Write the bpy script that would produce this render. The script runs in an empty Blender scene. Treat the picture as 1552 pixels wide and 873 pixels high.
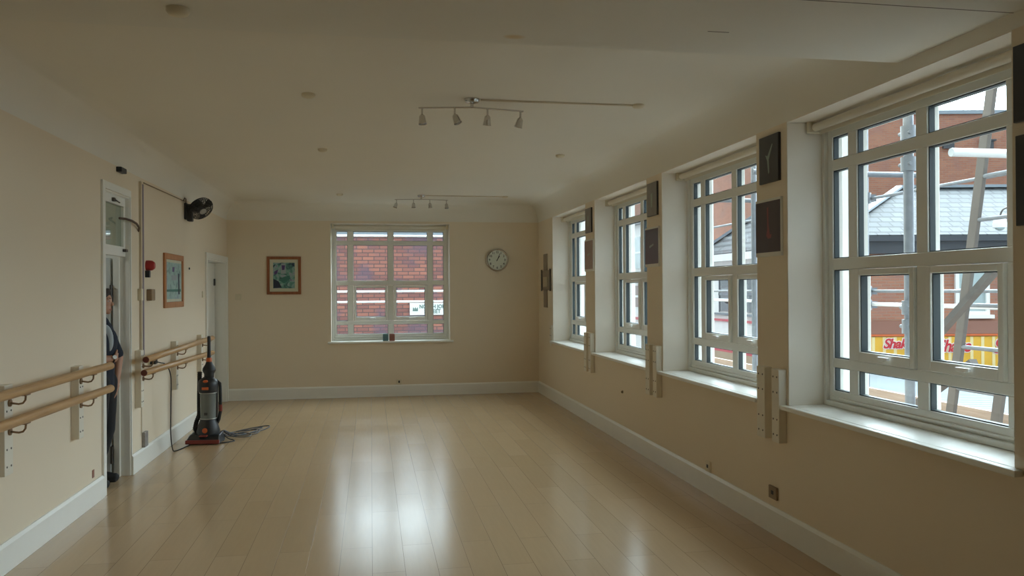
import bpy, bmesh, math, random
from mathutils import Vector, Matrix, Euler, Quaternion
random.seed(7)
PI = math.pi
SC = bpy.context.scene
COL = SC.collection
YAW = 0.1750
SKY, SUNLOBE, EXPO, HALL = 1.6, 10.0, 0.20, 9.0

# ----------------------------------------------------------------- materials
def nt_new(name):
    m = bpy.data.materials.new(name); m.use_nodes = True
    nt = m.node_tree
    b = nt.nodes['Principled BSDF']
    return m, nt, b

def mat(name, col, rough=0.6, metal=0.0, var=0.06, scale=8.0, bump=0.0, spec=0.5, vec=None, emit=None):
    m, nt, b = nt_new(name)
    tc = nt.nodes.new('ShaderNodeTexCoord')
    no = nt.nodes.new('ShaderNodeTexNoise')
    no.inputs['Scale'].default_value = scale; no.inputs['Detail'].default_value = 4
    nt.links.new(tc.outputs['Object'], no.inputs['Vector'])
    mx = nt.nodes.new('ShaderNodeMix'); mx.data_type = 'RGBA'
    a = [max(0, c * (1 - var)) for c in col]; c2 = [min(1, c * (1 + var)) for c in col]
    mx.inputs[6].default_value = (*a, 1); mx.inputs[7].default_value = (*c2, 1)
    nt.links.new(no.outputs['Fac'], mx.inputs[0])
    nt.links.new(mx.outputs[2], b.inputs['Base Color'])
    b.inputs['Roughness'].default_value = rough; b.inputs['Metallic'].default_value = metal
    b.inputs['Specular IOR Level'].default_value = spec
    if bump:
        bp = nt.nodes.new('ShaderNodeBump'); bp.inputs['Strength'].default_value = bump
        bp.inputs['Distance'].default_value = 0.004
        n2 = nt.nodes.new('ShaderNodeTexNoise'); n2.inputs['Scale'].default_value = scale * 12
        nt.links.new(tc.outputs['Object'], n2.inputs['Vector'])
        nt.links.new(n2.outputs['Fac'], bp.inputs['Height']); nt.links.new(bp.outputs['Normal'], b.inputs['Normal'])
    return m

def brick_mat(name, c1, c2, mortar, bw=0.225, rh=0.075, ms=0.010, plane='xz', patch=None, rough=0.85):
    m, nt, b = nt_new(name)
    tc = nt.nodes.new('ShaderNodeTexCoord')
    sp = nt.nodes.new('ShaderNodeSeparateXYZ'); cb = nt.nodes.new('ShaderNodeCombineXYZ')
    nt.links.new(tc.outputs['Object'], sp.inputs[0])
    nt.links.new(sp.outputs['XYZ'.index(plane[0].upper())], cb.inputs[0])
    nt.links.new(sp.outputs['XYZ'.index(plane[1].upper())], cb.inputs[1])
    br = nt.nodes.new('ShaderNodeTexBrick')
    br.inputs['Scale'].default_value = 1.0
    br.inputs['Brick Width'].default_value = bw; br.inputs['Row Height'].default_value = rh
    br.inputs['Mortar Size'].default_value = ms; br.inputs['Mortar Smooth'].default_value = 0.2
    br.inputs['Bias'].default_value = 0.0
    br.inputs['Color1'].default_value = (*c1, 1); br.inputs['Color2'].default_value = (*c2, 1)
    br.inputs['Mortar'].default_value = (*mortar, 1)
    nt.links.new(cb.outputs[0], br.inputs['Vector'])
    out = br.outputs['Color']
    no = nt.nodes.new('ShaderNodeTexNoise'); no.inputs['Scale'].default_value = 1.3; no.inputs['Detail'].default_value = 6
    nt.links.new(tc.outputs['Object'], no.inputs['Vector'])
    if patch:
        rp = nt.nodes.new('ShaderNodeValToRGB')
        rp.color_ramp.elements[0].position = 0.50; rp.color_ramp.elements[1].position = 0.62
        nt.links.new(no.outputs['Fac'], rp.inputs[0])
        mx = nt.nodes.new('ShaderNodeMix'); mx.data_type = 'RGBA'
        nt.links.new(rp.outputs['Color'], mx.inputs[0])
        nt.links.new(out, mx.inputs[6]); mx.inputs[7].default_value = (*patch, 1)
        m2 = nt.nodes.new('ShaderNodeMix'); m2.data_type = 'RGBA'; m2.inputs[0].default_value = 0.55
        nt.links.new(out, m2.inputs[6]); nt.links.new(mx.outputs[2], m2.inputs[7])
        out = m2.outputs[2]
    nt.links.new(out, b.inputs['Base Color'])
    b.inputs['Roughness'].default_value = rough
    b.inputs['Specular IOR Level'].default_value = 0.2
    bp = nt.nodes.new('ShaderNodeBump'); bp.inputs['Strength'].default_value = 0.4; bp.inputs['Distance'].default_value = 0.01
    bp.invert = True
    nt.links.new(br.outputs['Fac'], bp.inputs['Height']); nt.links.new(bp.outputs['Normal'], b.inputs['Normal'])
    return m

def wood_mat(name, ca, cb_, rough=0.4, axis=1, scale=3.0):
    m, nt, b = nt_new(name)
    tc = nt.nodes.new('ShaderNodeTexCoord'); mp = nt.nodes.new('ShaderNodeMapping')
    s = [14.0, 14.0, 14.0]; s[axis] = 0.8
    mp.inputs['Scale'].default_value = s
    nt.links.new(tc.outputs['Object'], mp.inputs[0])
    no = nt.nodes.new('ShaderNodeTexNoise'); no.inputs['Scale'].default_value = scale; no.inputs['Detail'].default_value = 5
    no.inputs['Distortion'].default_value = 0.6
    nt.links.new(mp.outputs[0], no.inputs['Vector'])
    rp = nt.nodes.new('ShaderNodeValToRGB')
    rp.color_ramp.elements[0].position = 0.3; rp.color_ramp.elements[1].position = 0.7
    rp.color_ramp.elements[0].color = (*ca, 1); rp.color_ramp.elements[1].color = (*cb_, 1)
    nt.links.new(no.outputs['Fac'], rp.inputs[0]); nt.links.new(rp.outputs[0], b.inputs['Base Color'])
    b.inputs['Roughness'].default_value = rough
    return m

def floor_mat():
    m, nt, b = nt_new('laminate_floor')
    tc = nt.nodes.new('ShaderNodeTexCoord'); sp = nt.nodes.new('ShaderNodeSeparateXYZ'); cb = nt.nodes.new('ShaderNodeCombineXYZ')
    nt.links.new(tc.outputs['Object'], sp.inputs[0])
    nt.links.new(sp.outputs[1], cb.inputs[0]); nt.links.new(sp.outputs[0], cb.inputs[1])
    br = nt.nodes.new('ShaderNodeTexBrick'); br.inputs['Scale'].default_value = 1.0
    br.inputs['Brick Width'].default_value = 1.29; br.inputs['Row Height'].default_value = 0.19
    br.inputs['Mortar Size'].default_value = 0.0014; br.inputs['Mortar Smooth'].default_value = 0.3
    br.offset = 0.37; br.offset_frequency = 2
    br.inputs['Color1'].default_value = (0.50, 0.355, 0.205, 1); br.inputs['Color2'].default_value = (0.545, 0.392, 0.235, 1)
    br.inputs['Mortar'].default_value = (0.22, 0.145, 0.085, 1)
    nt.links.new(cb.outputs[0], br.inputs['Vector'])
    mp = nt.nodes.new('ShaderNodeMapping'); mp.inputs['Scale'].default_value = (22, 1.6, 1)
    nt.links.new(tc.outputs['Object'], mp.inputs[0])
    no = nt.nodes.new('ShaderNodeTexNoise'); no.inputs['Scale'].default_value = 2.0; no.inputs['Detail'].default_value = 6
    nt.links.new(mp.outputs[0], no.inputs['Vector'])
    rp = nt.nodes.new('ShaderNodeValToRGB'); rp.color_ramp.elements[0].color = (0.93, 0.93, 0.93, 1); rp.color_ramp.elements[1].color = (1.04, 1.04, 1.04, 1)
    nt.links.new(no.outputs['Fac'], rp.inputs[0])
    mx = nt.nodes.new('ShaderNodeMix'); mx.data_type = 'RGBA'; mx.blend_type = 'MULTIPLY'; mx.inputs[0].default_value = 1
    nt.links.new(br.outputs['Color'], mx.inputs[6]); nt.links.new(rp.outputs[0], mx.inputs[7])
    nt.links.new(mx.outputs[2], b.inputs['Base Color'])
    n2 = nt.nodes.new('ShaderNodeTexNoise'); n2.inputs['Scale'].default_value = 1.2; n2.inputs['Detail'].default_value = 2
    nt.links.new(tc.outputs['Object'], n2.inputs['Vector'])
    mr = nt.nodes.new('ShaderNodeMapRange'); mr.inputs['From Min'].default_value = 0.3; mr.inputs['From Max'].default_value = 0.7
    mr.inputs['To Min'].default_value = 0.185; mr.inputs['To Max'].default_value = 0.225
    nt.links.new(n2.outputs['Fac'], mr.inputs[0]); nt.links.new(mr.outputs[0], b.inputs['Roughness'])
    b.inputs['Specular IOR Level'].default_value = 0.55
    bp = nt.nodes.new('ShaderNodeBump'); bp.inputs['Strength'].default_value = 0.25; bp.inputs['Distance'].default_value = 0.002; bp.invert = True
    nt.links.new(br.outputs['Fac'], bp.inputs['Height']); nt.links.new(bp.outputs['Normal'], b.inputs['Normal'])
    return m

def soffit_mat():
    # off-white plaster with two hairline board joints and an old yellow water stain
    m, nt, b = nt_new('soffit_plaster')
    N = nt.nodes; L = nt.links
    tc = N.new('ShaderNodeTexCoord'); sp = N.new('ShaderNodeSeparateXYZ'); L.new(tc.outputs['Object'], sp.inputs[0])
    no = N.new('ShaderNodeTexNoise'); no.inputs['Scale'].default_value = 1.8; no.inputs['Detail'].default_value = 5; L.new(tc.outputs['Object'], no.inputs['Vector'])
    def mth(op, a, bb):
        n = N.new('ShaderNodeMath'); n.operation = op
        for i, v in enumerate((a, bb)):
            if v is None: continue
            if isinstance(v, (int, float)): n.inputs[i].default_value = v
            else: L.new(v, n.inputs[i])
        return n.outputs[0]
    wob = mth('MULTIPLY', mth('SUBTRACT', no.outputs['Fac'], 0.5), 0.012)
    y = mth('ADD', sp.outputs[1], wob)
    def line(y0, w, x0, x1):
        d = mth('LESS_THAN', mth('ABSOLUTE', mth('SUBTRACT', y, y0), None), w)
        return mth('MULTIPLY', d, mth('MULTIPLY', mth('GREATER_THAN', sp.outputs[0], x0), mth('LESS_THAN', sp.outputs[0], x1)))
    ln = mth('MAXIMUM', line(2.893, 0.0035, 1.55, 2.64), line(3.315, 0.004, 1.47, 1.57))
    ln = mth('MAXIMUM', ln, line(2.73, 0.003, 2.2, 2.64))
    dx = mth('DIVIDE', mth('SUBTRACT', sp.outputs[0], 0.64), 0.055); dy = mth('DIVIDE', mth('SUBTRACT', y, 3.525), 0.035)
    st = mth('SUBTRACT', 1.0, mth('ADD', mth('MULTIPLY', dx, dx), mth('MULTIPLY', dy, dy)))
    st = mth('MULTIPLY', mth('MAXIMUM', st, 0.0), 0.6)
    base = N.new('ShaderNodeMix'); base.data_type = 'RGBA'; L.new(no.outputs['Fac'], base.inputs[0])
    base.inputs[6].default_value = (0.74, 0.72, 0.65, 1); base.inputs[7].default_value = (0.81, 0.79, 0.72, 1)
    m1 = N.new('ShaderNodeMix'); m1.data_type = 'RGBA'; L.new(st, m1.inputs[0]); L.new(base.outputs[2], m1.inputs[6]); m1.inputs[7].default_value = (0.62, 0.40, 0.10, 1)
    m2 = N.new('ShaderNodeMix'); m2.data_type = 'RGBA'; L.new(ln, m2.inputs[0]); L.new(m1.outputs[2], m2.inputs[6]); m2.inputs[7].default_value = (0.12, 0.10, 0.08, 1)
    L.new(m2.outputs[2], b.inputs['Base Color']); b.inputs['Roughness'].default_value = 0.8
    return m

def glass_mat(name, tint=(0.96, 0.99, 0.985), refl=1.0):
    m = bpy.data.materials.new(name); m.use_nodes = True; nt = m.node_tree
    for n in list(nt.nodes): nt.nodes.remove(n)
    o = nt.nodes.new('ShaderNodeOutputMaterial'); t = nt.nodes.new('ShaderNodeBsdfTransparent'); g = nt.nodes.new('ShaderNodeBsdfGlossy')
    t.inputs[0].default_value = (*tint, 1); g.inputs['Roughness'].default_value = 0.02
    f = nt.nodes.new('ShaderNodeFresnel'); f.inputs[0].default_value = 1.45
    ml = nt.nodes.new('ShaderNodeMath'); ml.operation = 'MULTIPLY'; ml.inputs[1].default_value = refl
    ge = nt.nodes.new('ShaderNodeNewGeometry'); fr = nt.nodes.new('ShaderNodeMath'); fr.operation = 'SUBTRACT'; fr.inputs[0].default_value = 1.0
    nt.links.new(ge.outputs['Backfacing'], fr.inputs[1])
    fm = nt.nodes.new('ShaderNodeMath'); fm.operation = 'MULTIPLY'
    nt.links.new(f.outputs[0], fm.inputs[0]); nt.links.new(fr.outputs[0], fm.inputs[1]); nt.links.new(fm.outputs[0], ml.inputs[0])
    mx = nt.nodes.new('ShaderNodeMixShader'); nt.links.new(ml.outputs[0], mx.inputs[0])
    nt.links.new(t.outputs[0], mx.inputs[1]); nt.links.new(g.outputs[0], mx.inputs[2]); nt.links.new(mx.outputs[0], o.inputs[0])
    return m

def art_mat(name, cols, scale=9.0, seedv=0.0):
    m, nt, b = nt_new(name)
    tc = nt.nodes.new('ShaderNodeTexCoord'); mp = nt.nodes.new('ShaderNodeMapping'); mp.inputs['Location'].default_value = (seedv, seedv * .7, seedv * 1.3)
    nt.links.new(tc.outputs['Object'], mp.inputs[0])
    no = nt.nodes.new('ShaderNodeTexNoise'); no.inputs['Scale'].default_value = scale; no.inputs['Detail'].default_value = 3; no.inputs['Distortion'].default_value = 1.2
    nt.links.new(mp.outputs[0], no.inputs['Vector'])
    rp = nt.nodes.new('ShaderNodeValToRGB'); el = rp.color_ramp.elements
    n = len(cols)
    el[0].position = 0.3; el[0].color = (*cols[0], 1); el[1].position = 0.7; el[1].color = (*cols[-1], 1)
    for i in range(1, n - 1):
        e = el.new(0.3 + 0.4 * i / (n - 1)); e.color = (*cols[i], 1)
    nt.links.new(no.outputs['Fac'], rp.inputs[0]); nt.links.new(rp.outputs[0], b.inputs['Base Color'])
    b.inputs['Roughness'].default_value = 0.35
    return m

M = {}
M['wall'] = mat('cream_wall_paint', (0.78, 0.68, 0.53), 0.75, var=0.02, scale=1.5, bump=0.05, spec=0.3)
M['ceil'] = mat('ceiling_paint', (0.80, 0.77, 0.69), 0.85, var=0.02, scale=1.5, spec=0.25)
M['soffit'] = soffit_mat()
M['floor'] = floor_mat()
M['white'] = mat('white_gloss_paint', (0.83, 0.83, 0.78), 0.35, var=0.02)
M['upvc'] = mat('white_window_frame', (0.80, 0.80, 0.75), 0.35, var=0.015)
M['reveal'] = mat('white_reveal_paint', (0.80, 0.745, 0.655), 0.7, var=0.02)
M['outreveal'] = mat('white_outer_reveal', (0.85, 0.86, 0.84), 0.6, var=0.03)
M['gasket'] = mat('glazing_gasket', (0.035, 0.05, 0.055), 0.5)
M['glass'] = glass_mat('window_glass')
M['hallglass'] = glass_mat('fanlight_glass', (0.75, 0.80, 0.74), 1.6)
M['blind'] = mat('blind_fabric', (0.72, 0.67, 0.56), 0.8, var=0.03)
M['chrome'] = mat('brushed_chrome', (0.62, 0.60, 0.57), 0.22, 1.0, var=0.03)
M['darkmetal'] = mat('dark_metal', (0.10, 0.09, 0.08), 0.4, 0.6)
M['bronze'] = mat('bronze_hook', (0.30, 0.20, 0.12), 0.4, 0.7)
M['black'] = mat('black_plastic', (0.022, 0.023, 0.025), 0.42)
M['blackdull'] = mat('black_rubber', (0.02, 0.02, 0.02), 0.7)
M['barre'] = wood_mat('barre_wood', (0.40, 0.22, 0.085), (0.58, 0.36, 0.16), 0.4, axis=1)
M['barreend'] = mat('barre_end_stain', (0.20, 0.055, 0.035), 0.5)
M['batten'] = mat('painted_batten', (0.76, 0.71, 0.60), 0.55, var=0.04, scale=5)
M['screw'] = mat('screw_hole_dark', (0.13, 0.11, 0.09), 0.6)
M['redwood'] = wood_mat('frame_wood', (0.24, 0.075, 0.025), (0.36, 0.13, 0.05), 0.4, axis=2)
M['orangewood'] = wood_mat('frame_wood_light', (0.40, 0.16, 0.06), (0.52, 0.23, 0.09), 0.4, axis=2)
M['mount'] = mat('picture_mount', (0.62, 0.62, 0.48), 0.7)
M['art1'] = art_mat('green_print', [(0.03, 0.04, 0.09), (0.08, 0.22, 0.20), (0.20, 0.42, 0.36), (0.36, 0.40, 0.48), (0.14, 0.10, 0.22)], 11, 1.3)
M['art2'] = art_mat('teal_print', [(0.10, 0.20, 0.22), (0.26, 0.44, 0.43), (0.36, 0.55, 0.52), (0.22, 0.30, 0.42)], 8, 4.1)
M['photo'] = mat('dark_photo_print', (0.035, 0.035, 0.04), 0.3, var=0.3, scale=6)
M['photo2'] = mat('dark_red_photo_print', (0.05, 0.032, 0.038), 0.3, var=0.3, scale=6)
M['photo3'] = mat('faded_grey_photo_print', (0.20, 0.18, 0.15), 0.35, var=0.25, scale=7)
M['photo4'] = mat('faded_rose_photo_print', (0.30, 0.20, 0.15), 0.35, var=0.2, scale=7)
M['figgreen'] = mat('pale_green_ink', (0.30, 0.36, 0.30), 0.4, var=0.2)
M['figred'] = mat('dull_red_ink', (0.28, 0.06, 0.06), 0.4, var=0.2)
M['card'] = mat('white_card_edge', (0.72, 0.70, 0.62), 0.6)
M['plate'] = mat('cream_plastic', (0.70, 0.63, 0.47), 0.45)
M['brownplate'] = mat('brown_plastic', (0.28, 0.20, 0.12), 0.5)
M['steel'] = mat('grey_socket_steel', (0.35, 0.34, 0.33), 0.45, 0.5, var=0.3, scale=40)
M['red'] = mat('red_plastic', (0.42, 0.03, 0.03), 0.35)
M['trunk'] = mat('trunking_plastic', (0.64, 0.56, 0.42), 0.5)
M['cable'] = mat('grey_violet_cable', (0.33, 0.29, 0.34), 0.5)
M['browncable'] = mat('brown_cable', (0.09, 0.05, 0.035), 0.5)
M['dimcable'] = mat('dim_brown_cable', (0.30, 0.22, 0.14), 0.6)
M['clockface'] = mat('clock_face', (0.70, 0.73, 0.64), 0.4, var=0.02)
M['ornament'] = mat('brown_grey_metal', (0.28, 0.23, 0.17), 0.35, 0.5)
M['ornamentlight'] = mat('pale_brass_plate', (0.50, 0.45, 0.32), 0.35, 0.3)
M['teal'] = mat('teal_box', (0.10, 0.20, 0.22), 0.5)
M['rust'] = mat('rust_box', (0.30, 0.13, 0.09), 0.5)
M['orange'] = mat('orange_plastic', (0.62, 0.13, 0.03), 0.35)
M['vacred'] = mat('dark_red_plastic', (0.22, 0.035, 0.025), 0.35)
M['bin'] = mat('smoky_bin_plastic', (0.16, 0.18, 0.17), 0.15, var=0.15, spec=0.7)
M['binlabel'] = mat('silver_trim', (0.40, 0.40, 0.38), 0.3, 0.4)
M['skin'] = mat('skin', (0.50, 0.27, 0.18), 0.5, var=0.05)
M['eye'] = mat('eye_white', (0.50, 0.46, 0.42), 0.3, var=0.02)
M['lip'] = mat('lip_skin', (0.36, 0.15, 0.11), 0.45, var=0.05)
M['hair'] = mat('dark_brown_hair', (0.030, 0.020, 0.015), 0.6, var=0.4, scale=60)
M['navy'] = mat('navy_cotton', (0.016, 0.022, 0.038), 0.85, var=0.15, scale=20)
M['trouser'] = mat('black_cotton', (0.014, 0.015, 0.017), 0.85, var=0.15, scale=20)
M['palecloth'] = mat('pale_blue_cloth', (0.42, 0.47, 0.50), 0.8)
M['hall'] = mat('hall_wall_paint', (0.34, 0.36, 0.29), 0.8, var=0.03, scale=2)
M['doorleaf'] = mat('grey_white_door_paint', (0.60, 0.63, 0.62), 0.5, var=0.03)
# outside
M['brickA'] = brick_mat('warm_red_brick', (0.44, 0.20, 0.125), (0.36, 0.15, 0.10), (0.33, 0.22, 0.17), plane='xz', patch=(0.32, 0.17, 0.14))
M['brickD'] = brick_mat('dull_red_brick', (0.40, 0.20, 0.14), (0.34, 0.165, 0.12), (0.33, 0.24, 0.20), plane='yz', patch=(0.30, 0.20, 0.17))
M['brickE'] = brick_mat('worn_red_brick', (0.44, 0.185, 0.135), (0.25, 0.115, 0.105), (0.15, 0.10, 0.095), 0.28, 0.092, 0.012, plane='xz', patch=(0.14, 0.12, 0.17))
M['brickown'] = brick_mat('own_brick', (0.30, 0.12, 0.08), (0.24, 0.09, 0.06), (0.3, 0.24, 0.2), plane='yz')
M['slate'] = brick_mat('grey_slate', (0.060, 0.067, 0.072), (0.090, 0.099, 0.105), (0.022, 0.024, 0.026), 0.30, 0.15, 0.020, plane='xz', rough=0.55)
M['slateB'] = brick_mat('dark_tile', (0.085, 0.088, 0.092), (0.11, 0.113, 0.117), (0.03, 0.03, 0.032), 3.0, 0.22, 0.05, plane='yz', rough=0.6)
M['lead'] = mat('lead_flashing', (0.26, 0.30, 0.34), 0.5, 0.2)
M['gutter'] = mat('dark_gutter', (0.045, 0.05, 0.06), 0.5)
M['render'] = mat('white_render', (0.86, 0.85, 0.82), 0.8, var=0.03)
M['yellow'] = mat('yellow_sign', (0.80, 0.46, 0.04), 0.5, var=0.04)
M['cream'] = mat('cream_stripe', (0.85, 0.72, 0.36), 0.5, var=0.04)
M['signred'] = mat('sign_red', (0.55, 0.02, 0.03), 0.4)
M['signwhite'] = mat('sign_white', (0.85, 0.85, 0.83), 0.5)
M['signgreen'] = mat('sign_dark_green', (0.03, 0.13, 0.11), 0.5)
M['rust2'] = mat('brown_fascia', (0.20, 0.075, 0.045), 0.6)
M['pinkred'] = mat('red_band', (0.55, 0.06, 0.08), 0.5)
M['tan'] = mat('tan_band', (0.42, 0.30, 0.19), 0.6)
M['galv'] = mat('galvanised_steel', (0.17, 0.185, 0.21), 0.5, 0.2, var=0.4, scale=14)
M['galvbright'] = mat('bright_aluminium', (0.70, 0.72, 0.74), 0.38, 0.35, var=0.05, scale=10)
M['plank'] = wood_mat('scaffold_plank', (0.34, 0.26, 0.21), (0.46, 0.36, 0.30), 0.8, axis=1)
M['brace'] = mat('grey_brown_timber', (0.125, 0.112, 0.105), 0.8, var=0.15)
M['corr'] = mat('white_corrugated_sheet', (0.36, 0.40, 0.42), 0.5, var=0.02)
M['asphalt'] = mat('asphalt', (0.16, 0.16, 0.16), 0.9, var=0.2)
M['pane'] = mat('reflecting_pane', (0.42, 0.50, 0.50), 0.12, var=0.2, scale=1.5)
M['darkpane'] = mat('dark_pane', (0.06, 0.07, 0.08), 0.12)
M['brownpane'] = mat('brown_blind_window', (0.20, 0.11, 0.08), 0.4)
M['opal'] = mat('opal_lamp', (0.88, 0.89, 0.88), 0.3, var=0.01)

# ----------------------------------------------------------------- mesh helper
class MB:
    def __init__(s): s.bm = bmesh.new()
    def box(s, x0, x1, y0, y1, z0, z1, mtx=None):
        v = [s.bm.verts.new((x, y, z)) for z in (z0, z1) for y in (y0, y1) for x in (x0, x1)]
        for f in ((0, 2, 3, 1), (4, 5, 7, 6), (0, 1, 5, 4), (2, 6, 7, 3), (0, 4, 6, 2), (1, 3, 7, 5)):
            s.bm.faces.new([v[i] for i in f])
        if mtx is not None:
            for q in v: q.co = mtx @ q.co
        return s
    def bar(s, p0, p1, w, t, up=(0, 0, 1)):
        p0, p1 = Vector(p0), Vector(p1); d = (p1 - p0); L = d.length; d.normalize()
        u = Vector(up)
        x = d.cross(u)
        if x.length < 1e-4: x = d.cross(Vector((0, 1, 0)))
        x.normalize(); n = x.cross(d)
        m = Matrix((x, d, n)).transposed().to_4x4(); m.translation = p0
        return s.box(-w / 2, w / 2, 0, L, -t / 2, t / 2, m)
    def cone(s, p0, p1, r0, r1, n=16, caps=True):
        p0, p1 = Vector(p0), Vector(p1); d = (p1 - p0).normalized()
        a = d.orthogonal().normalized(); b = d.cross(a)
        ra = []; rb = []
        for i in range(n):
            c = a * math.cos(2 * PI * i / n) + b * math.sin(2 * PI * i / n)
            ra.append(s.bm.verts.new(p0 + c * r0)); rb.append(s.bm.verts.new(p1 + c * r1))
        for i in range(n):
            j = (i + 1) % n; s.bm.faces.new((ra[i], ra[j], rb[j], rb[i]))
        if caps:
            s.bm.faces.new(ra[::-1]); s.bm.faces.new(rb)
        return s
    def cyl(s, p0, p1, r, n=16): return s.cone(p0, p1, r, r, n)
    def tube(s, pts, r, n=10):
        pts = [Vector(p) for p in pts]; rr = r if isinstance(r, (list, tuple)) else [r] * len(pts)
        rings = []; prev = None
        for i, p in enumerate(pts):
            d = (pts[min(i + 1, len(pts) - 1)] - pts[max(i - 1, 0)]).normalized()
            if prev is None: a = d.orthogonal().normalized()
            else:
                a = prev - d * prev.dot(d)
                a = a.normalized() if a.length > 1e-5 else d.orthogonal().normalized()
            prev = a; b = d.cross(a)
            rings.append([s.bm.verts.new(p + (a * math.cos(2 * PI * k / n) + b * math.sin(2 * PI * k / n)) * rr[i]) for k in range(n)])
        for q, w in zip(rings, rings[1:]):
            for k in range(n):
                j = (k + 1) % n; s.bm.faces.new((q[k], q[j], w[j], w[k]))
        s.bm.faces.new(rings[0][::-1]); s.bm.faces.new(rings[-1])
        return s
    def ell(s, c, r, n=16, mtx=None):
        c = Vector(c); rx, ry, rz = (r, r, r) if isinstance(r, (int, float)) else r
        m = Matrix.Translation(c) @ (mtx or Matrix.Identity(4)) @ Matrix.Diagonal((rx, ry, rz, 1))
        bmesh.ops.create_uvsphere(s.bm, u_segments=n, v_segments=max(6, n // 2 + 2), radius=1, matrix=m)
        return s
    def lathe(s, prof, c=(0, 0, 0), axis=(0, 0, 1), n=24, cap=True):
        c = Vector(c); d = Vector(axis).normalized(); a = d.orthogonal().normalized(); b = d.cross(a); rings = []
        for r, h in prof:
            rings.append([s.bm.verts.new(c + d * h + (a * math.cos(2 * PI * k / n) + b * math.sin(2 * PI * k / n)) * r) for k in range(n)])
        for q, w in zip(rings, rings[1:]):
            for k in range(n):
                j = (k + 1) % n; s.bm.faces.new((q[k], q[j], w[j], w[k]))
        if cap:
            s.bm.faces.new(rings[0][::-1]); s.bm.faces.new(rings[-1])
        return s
    def torus(s, c, axis, R, r, n=32, m=8, sx=1.0):
        c = Vector(c); d = Vector(axis).normalized(); a = d.orthogonal().normalized(); b = d.cross(a); rings = []
        for i in range(n):
            t = 2 * PI * i / n; o = a * math.cos(t) + b * math.sin(t)
            rings.append([s.bm.verts.new(c + o * (R + r * math.cos(2 * PI * k / m)) + d * r * math.sin(2 * PI * k / m)) for k in range(m)])
        for i in range(n):
            q, w = rings[i], rings[(i + 1) % n]
            for k in range(m):
                j = (k + 1) % m; s.bm.faces.new((q[k], q[j], w[j], w[k]))
        return s
    def poly(s, pts, ext):
        ext = Vector(ext); a = [s.bm.verts.new(Vector(p)) for p in pts]; b = [s.bm.verts.new(Vector(p) + ext) for p in pts]
        n = len(pts)
        s.bm.faces.new(a[::-1]); s.bm.faces.new(b)
        for i in range(n):
            j = (i + 1) % n; s.bm.faces.new((a[i], a[j], b[j], b[i]))
        return s
    def solid(s, verts, faces):
        v = [s.bm.verts.new(p) for p in verts]
        for f in faces: s.bm.faces.new([v[i] for i in f])
        return s
    def build(s, name, m, parent=None, smooth=False, bevel=0, fixn=True, ang=40):
        if fixn: bmesh.ops.recalc_face_normals(s.bm, faces=s.bm.faces[:])
        me = bpy.data.meshes.new(name); s.bm.to_mesh(me); s.bm.free()
        me.materials.append(m)
        if smooth:
            for p in me.polygons: p.use_smooth = True
            try: me.set_sharp_from_angle(angle=math.radians(ang))
            except Exception: pass
        o = bpy.data.objects.new(name, me); COL.objects.link(o)
        if parent: o.parent = parent
        if bevel:
            b = o.modifiers.new('bevel', 'BEVEL'); b.width = bevel; b.segments = 2; b.limit_method = 'ANGLE'
        return o

def tag(o, label, cat, group=None):
    o['label'] = label; o['category'] = cat
    if group: o['group'] = group
    return o
def thing(name, label, cat, loc=(0, 0, 0), rz=0, group=None):
    o = bpy.data.objects.new(name, None); COL.objects.link(o); o.empty_display_size = 0.1
    o.location = loc; o.rotation_euler = (0, 0, rz)
    return tag(o, label, cat, group)
def struct(o): o['kind'] = 'structure'; return o
def kids(o): return [c for c in bpy.data.objects if c.parent == o]
def dup(o, loc=None, rz=None, label=None, parent=None):
    c = o.copy(); COL.objects.link(c)
    if parent: c.parent = parent
    if loc is not None: c.location = loc
    if rz is not None: c.rotation_euler = (0, 0, rz)
    if label: c['label'] = label
    for k in kids(o): dup(k, parent=c)
    return c
def text(name, body, size, m, parent=None, mtx=None, ext=0.002, shear=0.0, offset=0.0, align='CENTER', sx=1.0, spacing=1.0):
    cu = bpy.data.curves.new(name, 'FONT'); cu.body = body; cu.size = size; cu.extrude = ext
    cu.shear = shear; cu.offset = offset; cu.align_x = align; cu.align_y = 'CENTER'; cu.space_character = spacing
    t = bpy.data.objects.new('tmp', cu); COL.objects.link(t)
    bpy.context.view_layer.update()
    dg = bpy.context.evaluated_depsgraph_get()
    me = bpy.data.meshes.new_from_object(t.evaluated_get(dg))
    bpy.data.objects.remove(t); bpy.data.curves.remove(cu)
    me.transform((mtx or Matrix.Identity(4)) @ Matrix.Diagonal((sx, 1, 1, 1)))
    me.materials.clear(); me.materials.append(m); me.name = name
    o = bpy.data.objects.new(name, me); COL.objects.link(o)
    if parent: o.parent = parent
    return o
def face_minus_y(x, y, z):   # text plane standing up, facing -Y
    return Matrix.Translation((x, y, z)) @ Matrix.Rotation(PI / 2, 4, 'X')

# ----------------------------------------------------------------- dimensions
XL, XR, YB, YF = -2.114, 2.637, 12.478, -5.0
ZC, ZCOVE, RC = 2.985, 2.70, 0.285
SILL, HEAD = 0.877, 2.700
WW = 1.833
W1N, PITCH = 2.913, 2.241
WIN = [(W1N + i * PITCH, W1N + i * PITCH + WW) for i in range(4)]
BW0, BW1 = -0.602, 1.2235
BSILL, BHEAD = 0.853, 2.668
TO = 0.50                       # outer wall thickness
TL = 0.20                       # left wall thickness
D1 = (6.893, 7.60, 2.472)       # doorway to the hall
D2 = (10.985, 12.40, 2.07)      # far doorway
SK = 0.177

# ----------------------------------------------------------------- shell
struct(MB().box(-4.6, XR + TO, YF - .2, YB + TO, -0.25, 0).build('floor', M['floor']))

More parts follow.
